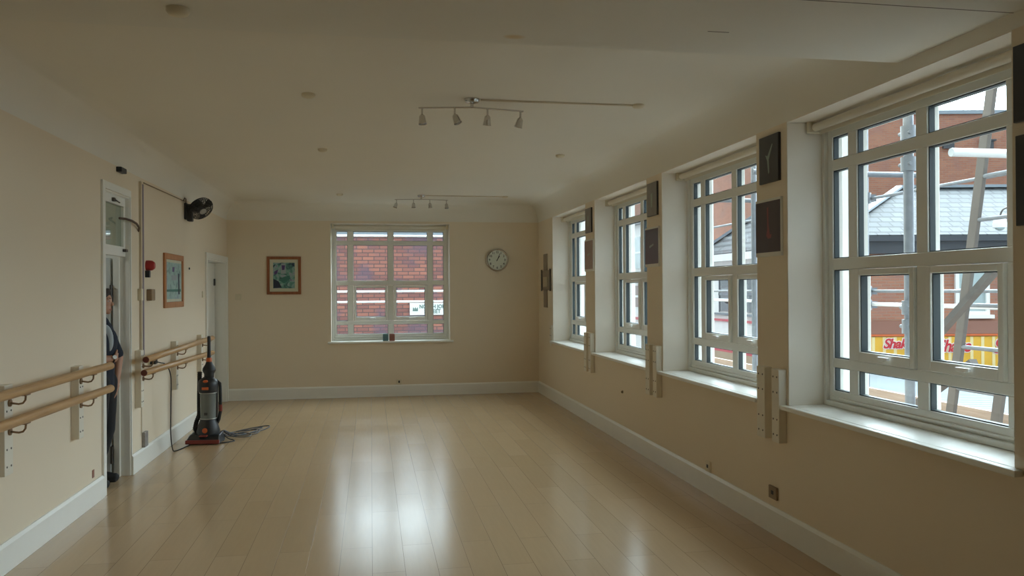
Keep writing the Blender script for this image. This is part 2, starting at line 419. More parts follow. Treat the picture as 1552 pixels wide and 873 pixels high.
mb = MB()
mb.box(XR, XR + TO, YF - .2, YB + TO, -0.25, SILL - 0.03)
mb.box(XR, XR + TO, YF - .2, YB + TO, HEAD, 3.3)
prev = YF - .2
for a, b in WIN:
    mb.box(XR, XR + TO, prev, a, SILL - 0.03, HEAD); prev = b
mb.box(XR, XR + TO, prev, YB + TO, SILL - 0.03, HEAD)
wr = struct(mb.build('wall_right', M['wall']))
mb = MB()
mb.box(XL - TL, XR, YB, YB + TO, -0.25, BSILL - 0.03)
mb.box(XL - TL, XR, YB, YB + TO, BHEAD, 3.3)
mb.box(XL - TL, BW0, YB, YB + TO, BSILL - .03, BHEAD)
mb.box(BW1, XR, YB, YB + TO, BSILL - .03, BHEAD)
struct(mb.build('wall_back', M['wall']))
mb = MB()
mb.box(XL - TL, XL, YF - .2, D1[0], 0, 3.3)
mb.box(XL - TL, XL, D1[0], D1[1], D1[2], 3.3)
mb.box(XL - TL, XL, D1[1], D2[0], 0, 3.3)
mb.box(XL - TL, XL, D2[0], D2[1], D2[2], 3.3)
mb.box(XL - TL, XL, D2[1], YB, 0, 3.3)
struct(mb.build('wall_left', M['wall']))
struct(MB().box(XL - TL, XR + TO, YF - .2, YF, -0.25, 3.3).build('wall_front', M['wall']))
# hall behind the left doorway, and store behind the far door
mb = MB()
mb.box(-4.4, -4.2, 5.2, 9.4, 0, 2.75); mb.box(-4.4, XL - TL, 5.0, 5.2, 0, 2.75); mb.box(-4.4, XL - TL, 9.4, 9.6, 0, 2.75)
mb.box(-4.4, XL - TL, 5.0, 9.6, 2.75, 2.95)
struct(mb.build('wall_hall', M['hall']))
mb = MB()
mb.box(-3.4, -3.3, 10.6, 12.9, 0, 2.5); mb.box(-3.4, XL - TL, 10.5, 10.6, 0, 2.5); mb.box(-3.4, XL - TL, 12.8, 12.9, 0, 2.5)
mb.box(-3.4, XL - TL, 10.5, 12.9, 2.5, 2.6)
struct(mb.build('wall_store', M['hall']))

# ceiling: flat field plus a concave cove on three walls, closed above by a slab
mb = MB()
NS = 12
rings = []
for i in range(NS + 1):
    a = PI / 2 * i / NS; ins = RC * (1 - math.cos(a)); z = ZCOVE + RC * math.sin(a)
    rings.append([mb.bm.verts.new(p) for p in ((XL + ins, YF, z), (XL + ins, YB - ins, z), (XR - ins, YB - ins, z), (XR - ins, YF, z))])
for q, w in zip(rings, rings[1:]):
    for k in range(3): mb.bm.faces.new((q[k], q[k + 1], w[k + 1], w[k]))
mb.bm.faces.new(rings[-1])
mb.box(-4.6, XR + TO, YF - .2, YB + TO, 3.3, 3.4)
ce = struct(mb.build('ceiling', M['ceil'], smooth=True, fixn=False, ang=30))
# the lower boxed beam across the near end
struct(MB().box(XL, XR, YF, 3.63, 2.765, 2.99).build('trim_1', M['soffit']))

# skirting boards
def skirt(mb, p0, p1, nx, ny):
    # a board with a small chamfer along its top, thickness towards (nx, ny)
    t = 0.022
    a = Vector((p0[0], p0[1], 0)); b = Vector((p1[0], p1[1], 0)); n = Vector((nx, ny, 0))
    prof = [(0, 0), (t, 0), (t, SK - 0.02), (t * .45, SK), (0, SK)]
    v = []
    for P in (a, b):
        v.append([mb.bm.verts.new(P + n * d + Vector((0, 0, z))) for d, z in prof])
    k = len(prof)
    for i in range(k):
        j = (i + 1) % k; mb.bm.faces.new((v[0][i], v[0][j], v[1][j], v[1][i]))
    mb.bm.faces.new(v[0][::-1]); mb.bm.faces.new(v[1])
mb = MB(); skirt(mb, (XR, YF), (XR, YB), -1, 0); struct(mb.build('baseboard_right', M['white']))
mb = MB(); skirt(mb, (XL, YB), (XR - .022, YB), 0, -1); struct(mb.build('baseboard_back', M['white']))
mb = MB(); skirt(mb, (XL, YF), (XL, D1[0] - .065), 1, 0); skirt(mb, (XL, D1[1] + .005), (XL, D2[0] - .09), 1, 0); struct(mb.build('baseboard_left', M['white']))

# ----------------------------------------------------------------- windows (local: x along the width, y outwards, z up from the sill)
H = HEAD - SILL
def make_window():
    C0 = WW / 2
    fr = 0.078
    nw, bw, wd = 0.170, 0.089, 0.5350
    xs = []
    x = (WW - 2 * nw - 2 * wd - 3 * bw) / 2
    cols = []
    for w in (nw, wd, wd, nw):
        cols.append((x, x + w)); x += w + bw
    rows = [(0.100, 0.248), (0.306, 0.868), (0.940, 1.500), (1.568, 1.714)]
    f0, f1 = 0.270, 0.345
    m = MB()
    # outer stepped sub-frame (ridge seen along the reveal)
    m.box(0, 0.030, 0.245, f1, 0, H); m.box(WW - 0.030, WW, 0.245, f1, 0, H)
    m.box(0.030, WW - .030, 0.245, f1, 0, 0.035); m.box(0.030, WW - .030, 0.245, f1, H - 0.045, H)
    m.box(0.030, cols[0][0], f0, f1, 0.035, H - .045); m.box(cols[3][1], WW - .030, f0, f1, 0.035, H - .045)
    ins0, ins1 = cols[0][0], cols[3][1]
    m.box(ins0, ins1, f0, f1, 0.035, rows[0][0]); m.box(ins0, ins1, f0, f1, rows[3][1], H - .045)
    for r0, r1 in zip(rows, rows[1:]): m.box(ins0, ins1, f0, f1, r0[1], r1[0])
    for a, b in zip(cols, cols[1:]):
        for r in rows: m.box(a[1], b[0], f0, f1, r[0], r[1])
    # bead along the lower edge
    m.box(0.05, WW - .05, 0.258, f0 + .01, 0.045, 0.062)
    root = m.build('window_1', M['upvc'], bevel=0.004)
    root['kind'] = 'structure'
    panes = [(c, r) for j, r in enumerate(rows) for i, c in enumerate(cols) if not (j == 1 and i in (1, 2))]
    g = MB(); k = MB()
    def ring(mm, c, r, e=0.006, y0=0.281, y1=0.314):
        mm.box(c[0], c[0] + e, y0, y1, r[0], r[1]); mm.box(c[1] - e, c[1], y0, y1, r[0], r[1])
        mm.box(c[0] + e, c[1] - e, y0, y1, r[0], r[0] + e); mm.box(c[0] + e, c[1] - e, y0, y1, r[1] - e, r[1])
    for c, r in panes:
        g.box(c[0] + .001, c[1] - .001, 0.296, 0.302, r[0] + .001, r[1] - .001); ring(k, c, r)
    g.build('window_pane', M['glass'], root); k.build('glazing_gasket', M['gasket'], root)
    for i in (1, 2):
        c, r = cols[i], rows[1]; s = 0.062; e = 0.040
        q = MB(); y0, y1 = 0.252, 0.335
        q.box(c[0] + .004, c[0] + e, y0, y1, r[0] + .004, r[1] - .004); q.box(c[1] - e, c[1] - .004, y0, y1, r[0] + .004, r[1] - .004)
        q.box(c[0] + e, c[1] - e, y0, y1, r[0] + .004, r[0] + s); q.box(c[0] + e, c[1] - e, y0, y1, r[1] - e, r[1] - .004)
        sa = q.build('sash', M['upvc'], root, bevel=0.005)
        ci, ri = (c[0] + e, c[1] - e), (r[0] + s, r[1] - e)
        gg = MB(); gg.box(ci[0] + .001, ci[1] - .001, 0.292, 0.298, ri[0] + .001, ri[1] - .001); gg.build('sash_pane', M['glass'], sa)
        kk = MB(); ring(kk, ci, ri, y0=0.266, y1=0.308); kk.build('sash_gasket', M['gasket'], sa)
        h = MB(); hx = (c[0] + c[1]) / 2; hz = r[0] + 0.034
        h.box(hx - .022, hx + .022, 0.238, 0.2525, hz - .010, hz + .010)
        h.box(hx - .015, hx + .075, 0.220, 0.238, hz - .002, hz + .016)
        h.build('handle', M['signwhite'], sa, bevel=0.004)
    s = MB(); s.box(-0.045, WW + .045, -0.045, 0.0, -0.03, 0.0); s.box(0.0, WW, 0.0, 0.27, -0.03, 0.0)
    s.build('sill', M['white'], root, bevel=0.006)
    q = MB(); q.box(0, .005, .002, .245, 0, H); q.box(WW - .005, WW, .002, .245, 0, H); q.box(.005, WW - .005, .002, .245, H - .005, H)
    q.build('reveal_lining', M['reveal'], root)
    o = MB()   # outer reveal and outside sill
    o.box(0, 0.012, f1, TO, 0, H); o.box(WW - .012, WW, f1, TO, 0, H); o.box(.012, WW - .012, f1, TO, H - .012, H); o.box(.012, WW - .012, f1, TO + .04, -0.03, 0.02)
    o.build('outer_reveal', M['outreveal'], root)
    return root
w0 = make_window()
w0.location = (XR, WIN[0][1], SILL); w0.rotation_euler = (0, 0, -PI / 2)
for i in (1, 2, 3):
    c = dup(w0, (XR, WIN[i][1], SILL)); c.name = 'window_%d' % (i + 1)
c = dup(w0, (BW0 - (WW - (BW1 - BW0)) / 2, YB, BSILL), 0); c.name = 'window_5'; c.scale = ((BW1 - BW0) / WW, 1, (BHEAD - BSILL) / H)
c.location.x = BW0

# roller blinds rolled up under each window head
def make_blind():
    t = thing('roller_blind', '', 'blind')
    m = MB(); m.cyl((0.05, 0.175, 1.782), (WW - .05, 0.175, 1.782), 0.026, 18)
    r = m.build('fabric_roll', M['blind'], t, smooth=True)
    m = MB(); m.box(0.06, WW - .06, 0.198, 0.201, 1.735, 1.785); m.build('hanging_edge', M['blind'], t)
    for x in (0.028, WW - 0.028):
        m = MB(); m.box(x - .016, x + .016, 0.13, 0.215, 1.747, 1.820); m.build('bracket', M['plate'], t, bevel=0.006)
    return t
B0 = make_blind()
bl = ['rolled-up cream roller blind above the nearest street window', 'rolled-up cream roller blind above the second street window from the camera',
      'rolled-up cream roller blind above the third street window from the camera', 'rolled-up cream roller blind above the farthest street window']
for i in range(4):
    b = B0 if i == 0 else dup(B0)
    b.location = (XR, WIN[i][1], SILL); b.rotation_euler = (0, 0, -PI / 2); b['label'] = bl[i]; b['group'] = 'roller blinds'
b = dup(B0, (BW0, YB, BSILL - .008), 0, 'rolled-up cream roller blind above the back wall window'); b.scale = ((BW1 - BW0) / WW, 1, 1)

# ----------------------------------------------------------------- doors
# doorway 1: casing, lining, fanlight and the open leaf
m = MB()
m.box(XL, XL + .018, D1[0] - .062, D1[0] + .004, 0, D1[2] + .06); m.box(XL, XL + .012, D1[1], D1[1] + .02, SK, D1[2] + .06)
m.box(XL, XL + .018, D1[0] + .004, D1[1], D1[2], D1[2] + .06)
m.box(XL - TL - .01, XL + .002, D1[1] - .012, D1[1], 0, D1[2]); m.box(XL - TL - .01, XL + .002, D1[0], D1[0] + .012, 0, D1[2])
m.box(XL - TL - .01, XL + .002, D1[0] + .012, D1[1] - .012, D1[2] - .012, D1[2])
m.box(XL - .125, XL - .075, D1[1] - .05, D1[1] - .012, 0, D1[2] - .012)     # stop on the far jamb
d1 = struct(m.build('door_1', M['white'], bevel=0.003))
m = MB(); a, b = D1[0] + .012, D1[1] - .012
fx0, fx1 = XL - .075, XL - .03
m.box(fx0, fx1, a, b, 1.945, 2.03); m.box(fx0, fx1, a, b, 2.385, D1[2] - .012); m.box(fx0, fx1, a, a + .05, 2.03, 2.385); m.box(fx0, fx1, b - .05, b, 2.03, 2.385)
m.build('fanlight_frame', M['white'], d1, bevel=0.003)
m = MB(); m.box(fx0 + .018, fx0 + .024, a + .051, b - .051, 2.031, 2.384); m.build('fanlight_pane', M['hallglass'], d1)
m = MB(); m.box(fx1, fx1 + .02, 7.21, 7.25, 2.40, 2.43); m.tube([(fx1 + .012, 7.23, 2.42), (fx1 + .03, 7.25, 2.405), (fx1 + .025, 7.34, 2.40)], .006); m.build('fanlight_catch', M['darkmetal'], d1)
m = MB(); m.box(fx1, fx1 + .03, 7.50, 7.56, 1.985, 2.01); m.build('door_closer', M['darkmetal'], d1, bevel=.004)
m = MB(); m.box(-3.00, XL - .145, D1[1] - .062, D1[1] - .022, 0.012, 1.935)
lf = m.build('door_leaf', M['doorleaf'], d1, bevel=.003)
for z in (0.20, 1.62):
    m = MB(); m.box(XL - .145, XL - .127, D1[1] - .075, D1[1] - .012, z - .075, z + .075); m.cyl((XL - .132, D1[1] - .075, z - .075), (XL - .132, D1[1] - .075, z + .075), .009, 10)
    m.build('hinge', M['darkmetal'], lf)
# doorway 2
m = MB()
m.box(XL, XL + .02, D2[0] - .085, D2[0], 0, D2[2] + .075); m.box(XL, XL + .02, D2[1], YB - .002, 0, D2[2] + .075); m.box(XL, XL + .02, D2[0], D2[1], D2[2], D2[2] + .075)
m.box(XL - TL - .02, XL + .004, D2[1] - .02, D2[1], 0, D2[2]); m.box(XL - TL - .02, XL + .004, D2[0], D2[0] + .02, 0, D2[2]); m.box(XL - TL - .02, XL + .004, D2[0] + .02, D2[1] - .02, D2[2] - .02, D2[2])
d2 = struct(m.build('door_2', M['white'], bevel=.003))
m = MB(); m.box(XL - .19, XL - .15, D2[0] + .022, D2[1] - .05, .012, D2[2] - .022); lf2 = m.build('door_leaf', M['white'], d2, bevel=.003)
m = MB(); m.box(XL - .15, XL - .135, D2[1] - .13, D2[1] - .055, 1.72, 1.82); m.build('latch', M['black'], lf2, bevel=.004)

# ----------------------------------------------------------------- ballet barres and battens on the left wall
BX = -1.97
def barre(label, y0, y1, z0, z1, brs, endm):
    L = y1 - y0
    t = thing('ballet_barre', label, 'barre', (BX, y0, z0), 0, 'ballet barres on the left wall')
    zz = lambda y: (z1 - z0) * y / L
    m = MB(); m.tube([(0, 0, 0), (0, 0.012, 0), (0, L * .5, zz(L * .5)), (0, L - .012, zz(L)), (0, L, zz(L))], [.022, .029, .029, .029, .024], 20)
    m.build('rail', M['barre'], t, smooth=True)
    if endm:
        m = MB(); m.cyl((0, -0.006, 0), (0, .001, 0), .027, 20); m.build('end_cap', M['barreend'], t, smooth=True)
    for y in brs:
        yy = y - y0; z = zz(yy)
        m = MB()
        bx = -2.058 - BX
        m.cyl((bx - .004, yy, z - .075), (bx + .008, yy, z - .075), .022, 14)
        pts = [(bx, yy, z - .075), (bx + .05, yy, z - .083), (bx + .072, yy, z - .078), (bx + .085, yy, z - .06), (bx + .088, yy, z - .028)]
        m.tube(pts, .006, 8); m.box(-.012, .012, yy - .035, yy + .035, z - .034, z - .027)
        m.build('bracket', M['bronze'], t, smooth=True)
barre('upper wooden ballet barre on the near stretch of left wall, ending at the doorway', 1.2, 6.59, 1.078, 1.067, (2.6, 3.8, 5.05, 6.20), False)
barre('lower wooden ballet barre on the near stretch of left wall, ending at the doorway', 1.2, 6.59, .935, .893, (2.6, 3.8, 5.05, 6.20), False)
barre('upper wooden ballet barre beyond the doorway, running behind the vacuum cleaner', 7.56, 10.60, 1.029, 1.048, (7.80, 9.12, 10.42), True)
barre('lower wooden ballet barre beyond the doorway, running behind the vacuum cleaner', 7.50, 10.60, .918, .862, (7.80, 9.12, 10.42), True)

def batten(label, x0, x1, y0, y1, z0, z1, front, grp, screws=True):
    t = thing('wall_batten', label, 'batten', ((x0 + x1) / 2, (y0 + y1) / 2, z0), 0, grp)
    hx, hy = (x1 - x0) / 2, (y1 - y0) / 2
    m = MB(); m.box(-hx, hx, -hy, hy, 0, z1 - z0); m.build('board', M['batten'], t, bevel=.003)
    if screws:
        for z in (.05, .15, z1 - z0 - .15, z1 - z0 - .05):
            for y in (-hy * .5, hy * .5):
                m = MB(); m.cyl((front * hx * .98, y, z), (front * (hx + .0025), y, z), .006, 8); m.build('screw', M['screw'], t)
g = 'battens carrying the barres'
for lab, y0, y1 in (('tall pale batten carrying the barres at the left edge of the photo', 4.99, 5.10),
                    ('pale batten behind the barres just before the open doorway', 6.17, 6.265),
                    ('pale batten behind the barres just past the doorway, below the wiring trunking', 7.74, 7.83),
                    ('pale batten behind the barres between doorway and vacuum cleaner', 9.07, 9.17),
                    ('pale batten behind the far ends of the barres, beside the vacuum handle', 10.37, 10.47)):
    batten(lab, XL, XL + .055, y0, y1, .58, 1.10, 1, g)
g = 'bare battens on the window piers'
nm = ['between the nearest and second street windows', 'between the second and third street windows', 'between the third and farthest street windows']
for i in range(3):
    o = i * PITCH
    batten('left-hand white batten on the pier ' + nm[i], XR - .055, XR, 4.955 + o, 5.065 + o, .63, 1.105, -1, g)
    batten('right-hand white batten on the pier ' + nm[i], XR - .055, XR, 4.768 + o, 4.862 + o, .63, 1.105, -1, g)
batten('lone white batten at the left edge of the farthest street window', XR - .02, XR, 11.485, 11.60, .80, 1.105, -1, g)

# ----------------------------------------------------------------- ceiling lights
def spot_bar(label, X, Y, zoff, aims, c0):
    t = thing('spotlight_bar', label, 'ceiling light', (X, Y, ZC), 0, 'four-lamp spotlight bars')
    m = MB(); m.lathe([(.055, 0), (.055, -.012), (.046, -.026), (.024, -.032)], n=32); m.build('canopy', M['chrome'], t, smooth=True)
    m = MB(); m.cyl((0, 0, -.030), (0, 0, -.062), .012, 14); m.build('pivot', M['chrome'], t, smooth=True)
    zb = -.060
    ends = ((-.372, 0.012), (.385, -.012))
    for ex, dz in ends:
        m = MB(); m.bar((0, 0, zb), (ex, .07, zb), .014, .010); m.build('arm', M['chrome'], t, bevel=.002)
    for i, (x, ax, ay) in enumerate(aims):
        ya = .07 * abs(x) / .378; m = MB(); m.cyl((x, ya, zb - .004), (x, ya, zb - .058), .007, 12)
        s = m.build('stem', M['chrome'], t, smooth=True)
        d = Vector((ax, ay, -1)).normalized(); p = Vector((x, ya, zb - .052))
        m = MB(); m.lathe([(.008, -.006), (.014, 0), (.021, .008), (.024, .030), (.028, .058), (.030, .066)], p, d, 20, cap=False)
        m.lathe([(.028, .065), (.023, .032), (.017, .012)], p, d, 20, cap=False)
        m.torus(p + d * .065, d, .029, .0022, 20, 6)
        sh = m.build('lamp_shade', M['chrome'], s, smooth=True, fixn=True)
        m = MB(); m.lathe([(.024, .046), (.021, .051), (.010, .054)], p, d, 20); m.build('lamp', M['opal'], s, smooth=True)
    return t
spot_bar('chrome bar of four spotlights on the ceiling, nearer to the camera', .713, 5.62, 0, [(-.348, .06, -.1), (-.120, .35, -.25), (.115, -.05, .3), (.362, -.25, .15)], 0)
spot_bar('chrome bar of four spotlights on the ceiling, farther away by the back window', .715, 11.40, 0, [(-.348, -.35, -.1), (-.110, 0.0, -.15), (.122, .1, .2), (.362, .05, -.2)], 0)
def conduit(label, X0, X1, Y):
    t = thing('ceiling_conduit', label, 'conduit', (X0, Y, ZC), 0, 'ceiling conduits feeding the spotlight bars')
    L = X1 - X0
    m = MB(); m.box(0, L - .03, -.008, .008, -.012, -.0005); m.build('trunking', M['trunk'], t, bevel=.002)
    m = MB(); m.lathe([(.045, -.0005), (.045, -.012), (.036, -.022), (.018, -.026)], (L, 0, 0), n=24); m.build('junction_box', M['plate'], t, smooth=True)
conduit('cream conduit across the ceiling from the nearer spotlight bar', .775, 1.945, 5.62)
conduit('cream conduit across the ceiling from the farther spotlight bar', .777, 1.920, 11.40)
def disc(label, x, y, z=ZC):
    o = MB().lathe([(.046, -.0005), (.046, -.012), (.038, -.024), (.020, -.030), (.006, -.031)], (0, 0, 0), n=28).build('ceiling_rose', M['plate'], smooth=True)
    o.location = (x, y, z); tag(o, label, 'ceiling fitting', 'cream blanking discs on the ceiling')
disc('cream ceiling disc left of the nearer spotlight bar', -.413, 5.64)
disc('cream ceiling disc on the left half, halfway between the spotlight bars', -.445, 7.81)
disc('cream ceiling disc nearest the street windows', 1.885, 7.83)
disc('small cream ceiling disc left of the farther spotlight bar', -.42, 11.40)
disc('dim ceiling disc on the low boxed beam at the top left of the photo', -.754, 3.381, 2.765)

# ----------------------------------------------------------------- wall fan
fl = Vector((XL, 9.93, 2.55))
ft = thing('wall_fan', 'black wall-mounted fan high on the left wall above the barres', 'fan', (XL, 9.76, 2.445))
m = MB(); m.box(.0, .03, -.045, .045, .02, .215); m.box(.03, .09, -.045, .045, 0, .20); m.build('mount_box', M['black'], ft, bevel=.012)
m = MB(); m.tube([(.06, 0, .14), (.10, .005, .148), (.145, .01, .150)], [.035, .035, .045], 14); m.build('neck', M['black'], ft, smooth=True)
R_ = Vector((math.cos(YAW), -math.sin(YAW), 0)); Fw = Vector((math.sin(YAW), math.cos(YAW), 0))
n = (R_ * .60 - Vector((0, 0, 1)) * .62 - Fw * .33).normalized()
hc = Vector((.175, .01, .150))
m = MB(); m.lathe([(.03, -.12), (.055, -.10), (.06, -.04), (.05, .0)], hc, n, 20); m.build('motor', M['black'], ft, smooth=True)
R0 = .142
m = MB()
for r, h in ((R0, 0.01), (R0, -.02), (R0 * .92, .030), (R0 * .7, .042), (R0 * .45, .048), (R0 * .95, -.035), (R0 * .7, -.045)):
    m.torus(hc + n * h, n, r, .0035, 40, 6)
a0 = n.orthogonal().normalized(); b0 = n.cross(a0)
for k in range(36):
    t = 2 * PI * k / 36; o = a0 * math.cos(t) + b0 * math.sin(t)
    m.tube([hc + o * .03 + n * .050, hc + o * R0 * .7 + n * .042, hc + o * R0 + n * .01, hc + o * R0 - n * .02, hc + o * R0 * .7 - n * .045, hc + o * .05 - n * .052], .0022, 5)
cg = m.build('cage', M['black'], ft, smooth=True)
m = MB(); m.lathe([(.04, .045), (.04, .053), (.02, .058)], hc, n, 20); m.build('badge', M['binlabel'], cg, smooth=True)
for k in range(3):
    m = MB(); pts = []
    for s_, w in ((.03, .03), (.07, .055), (.12, .07), (.148, .05)):
        pass
    t0 = 2 * PI * k / 3
    prof = [(.03, -.25), (.08, -.45), (.14, -.45), (.15, -.1), (.14, .25), (.08, .25), (.03, .2)]
    poly = []
    for r, da in prof:
        o = a0 * math.cos(t0 + da) + b0 * math.sin(t0 + da); poly.append(hc + o * r + n * (.01 - .03 * da))
    m.poly(poly, n * .003); m.build('blade', M['black'], ft)
m = MB(); m.tube([(.015, -.012, .20), (.02, -.03, .26), (.012, -.06, .265), (.012, -.10, .235)], .005, 8); m.build('fan_cable', M['browncable'], ft, smooth=True)

# ----------------------------------------------------------------- small fittings on the left wall
t = thing('wiring_trunking', 'vertical cream wiring trunking with grey cable beside the doorway', 'trunking', (XL, 7.95, 1.06))
m = MB(); m.box(0, .022, -.055, -.022, 0, 1.60); m.build('cover_strip', M['trunk'], t, bevel=.003)
m = MB(); m.tube([(.012, .03, -.02), (.012, .028, .6), (.012, .03, 1.0), (.012, .025, 1.58)], .011, 8); m.build('cable', M['cable'], t, smooth=True)
o = MB().box(0, .016, -.011, .011, -.011, .011)
m = MB(); m.tube([(.012, 8.02, 2.660), (.012, 9.0, 2.668), (.012, 9.70, 2.672)], .0055, 8)
o.bm.free(); o = m.build('ceiling_line_cable', M['dimcable'], smooth=True); o.location = (XL, 0, 0)
tag(o, 'thin brown cable running along the left wall just below the cove to the fan', 'cable')
o = MB().box(0, .045, -.075, .075, -.022, .022).build('sensor_box', M['black'], bevel=.006); o.location = (XL, 7.30, 2.672)
tag(o, 'small black sensor box high on the left wall above the doorway', 'sensor')
t = thing('fire_alarm_sounder', 'red fire alarm sounder beside the trunking on the left wall', 'alarm', (XL, 8.145, 1.885))
m = MB(); m.lathe([(.05, .0005), (.05, .03), (.046, .055), (.03, .075)], (0, 0, 0), (1, 0, 0), 24); m.build('dome', M['red'], t, smooth=True)
m = MB(); m.box(0, .04, -.055, -.008, -.115, -.05); m.build('back_box', M['black'], t, bevel=.004)
o = MB().box(0, .035, -.03, .03, -.055, .055).build('junction_box', M['plate'], bevel=.004); o.location = (XL, 7.87, 1.607)
tag(o, 'cream junction box left of the grey cable below the fire alarm', 'box')
o = MB().box(0, .05, -.062, .062, -.055, .055).build('call_point_box', M['brownplate'], bevel=.006); o.location = (XL, 8.20, 1.603)
tag(o, 'brown wall box right of the grey cable below the fire alarm', 'box')
t = thing('plug_socket', 'wall socket with a black plug at the near end of the far barre', 'socket', (XL, 8.20, .965))
m = MB(); m.box(0, .02, -.045, .045, -.045, .045); m.build('face_plate', M['plate'], t, bevel=.004)
o = MB().box(0, .03, -.055, .055, -.07, .07).build('floor_socket', M['steel'], bevel=.004); o.location = (XL, 8.01, .248)
tag(o, 'scuffed grey metal socket box just above the left skirting board', 'socket')
o = MB().cyl((0, 0, -.012), (0, 0, .012), .007, 8).build('picture_hook', M['black']); o.location = (XL + .008, 9.946, 1.905)
tag(o, 'tiny bare picture hook on the left wall right of the framed print', 'hook')
o = MB().box(0, .004, -.02, .02, -.03, .03).build('red_sticker', M['rust']); o.location = (XL, 6.625, .234)
tag(o, 'small faded red mark low on the left wall beside the doorway', 'sticker')
o = MB().box(0, .012, -.04, .04, -.04, .04).build('light_switch', M['plate'], bevel=.003); o.location = (XL, 10.73, 1.598)
tag(o, 'cream light switch on the left wall before the far door', 'switch', 'light switches')
o = MB().tube([(.0, 7.88, 2.195), (.028, 7.80, 2.222), (.038, 7.68, 2.248), (.034, 7.56, 2.263), (.015, 7.44, 2.270), (-.02, 7.38, 2.270)], .010, 10).build('curved_cable', M['browncable'], smooth=True); o.location = (XL, 0, 0)
tag(o, 'dark brown cable arching from the trunking across the doorway fanlight', 'cable')
o = MB().cyl((.008, 0, .315), (.008, 0, .585), .004, 8).build('socket_cable', M['trunk']); o.location = (XL, 7.93, 0)
tag(o, 'thin cream cable running down the left wall to the grey socket box', 'cable')

# ----------------------------------------------------------------- pictures
def framed(name, label, w, h, fw, m_frame, m_art, mw, loc, rz, artwork):
    # local: x width, -y towards the room, z up
    t = thing(name, label, 'picture', loc, rz)
    m = MB(); d = .022
    m.box(-w / 2, -w / 2 + fw, -d, 0, -h / 2, h / 2); m.box(w / 2 - fw, w / 2, -d, 0, -h / 2, h / 2)
    m.box(-w / 2 + fw, w / 2 - fw, -d, 0, -h / 2, -h / 2 + fw); m.box(-w / 2 + fw, w / 2 - fw, -d, 0, h / 2 - fw, h / 2)
    m.build('frame', m_frame, t, bevel=.004)
    m = MB(); m.box(-w / 2 + fw, w / 2 - fw, -.008, -.002, -h / 2 + fw, h / 2 - fw); mo = m.build('mount', M['mount'], t)
    aw, ah = w / 2 - fw - mw[0], h / 2 - fw - mw[1]
    m = MB(); m.box(-aw, aw, -.0095, -.008, -ah, ah + .0); pr = m.build('print', m_art, mo)
    artwork(pr, aw, ah)
    return t
M['violet'] = mat('violet_ink', (0.10, 0.06, 0.20), .5); M['deepgreen'] = mat('deep_green_ink', (0.05, 0.19, 0.16), .5); M['ink'] = mat('dark_ink', (0.02, 0.03, 0.06), .5); M['paleink'] = mat('pale_ink', (0.36, 0.42, 0.46), .5)
def blob(pr, name, pts, m, y=-.0095):
    q = MB(); q.poly([(x, y, z) for x, z in pts], (0, -.0006, 0)); q.build(name, m, pr)
def art_back(pr, aw, ah):
    blob(pr, 'printed_shape', [(-aw * .9, ah * .30), (-aw * .55, ah * .48), (-aw * .62, ah * .15), (-aw * .9, ah * .05)], M['violet'])
    blob(pr, 'printed_shape', [(-aw * .25, ah * .95), (aw * .15, ah * .95), (aw * .18, ah * .15), (-aw * .28, ah * .12)], M['paleink'])
    blob(pr, 'printed_shape', [(-aw * .22, ah * .80), (aw * .10, ah * .8), (aw * .05, ah * .45), (-aw * .18, ah * .42)], M['violet'], -.0101)
    blob(pr, 'printed_shape', [(-aw * .5, -ah * .35), (0, -ah * .62), (aw * .62, -ah * .25), (aw * .5, ah * .0), (0, -ah * .1)], M['deepgreen'])
    blob(pr, 'printed_shape', [(-aw * .98, -ah * .25), (-aw * .5, -ah * .45), (-aw * .2, -ah * .95), (-aw * .98, -ah * .98)], M['ink'])
def art_left(pr, aw, ah):
    blob(pr, 'printed_shape', [(aw * .55, ah * .45), (aw * .75, ah * .40), (aw * .8, -ah * .75), (aw * .6, -ah * .75)], M['ink'])
    blob(pr, 'printed_shape', [(-aw * .3, ah * .30), (aw * .45, ah * .34), (aw * .4, ah * .05), (-aw * .3, ah * .02)], M['paleink'])
    blob(pr, 'printed_shape', [(-aw * .95, -ah * .48), (aw * .95, -ah * .45), (aw * .95, -ah * .60), (-aw * .95, -ah * .60)], M['deepgreen'])
    blob(pr, 'printed_shape', [(-aw * .2, ah * .75), (aw * .1, ah * .78), (aw * .05, ah * .5), (-aw * .2, ah * .5)], M['violet'])
framed('framed_print', 'red-brown framed green and violet print on the back wall left of the window', .50, .57, .042, M['redwood'], M['art1'], (.05, .05), (-1.288, YB - .001, 1.868), 0, art_back)
framed('framed_print', 'tall orange-wood framed pale teal print on the left wall above the barres', .845, .575, .062, M['orangewood'], M['art2'], (.03, .03), (XL + .001, 9.18, 1.75), PI / 2, art_left)

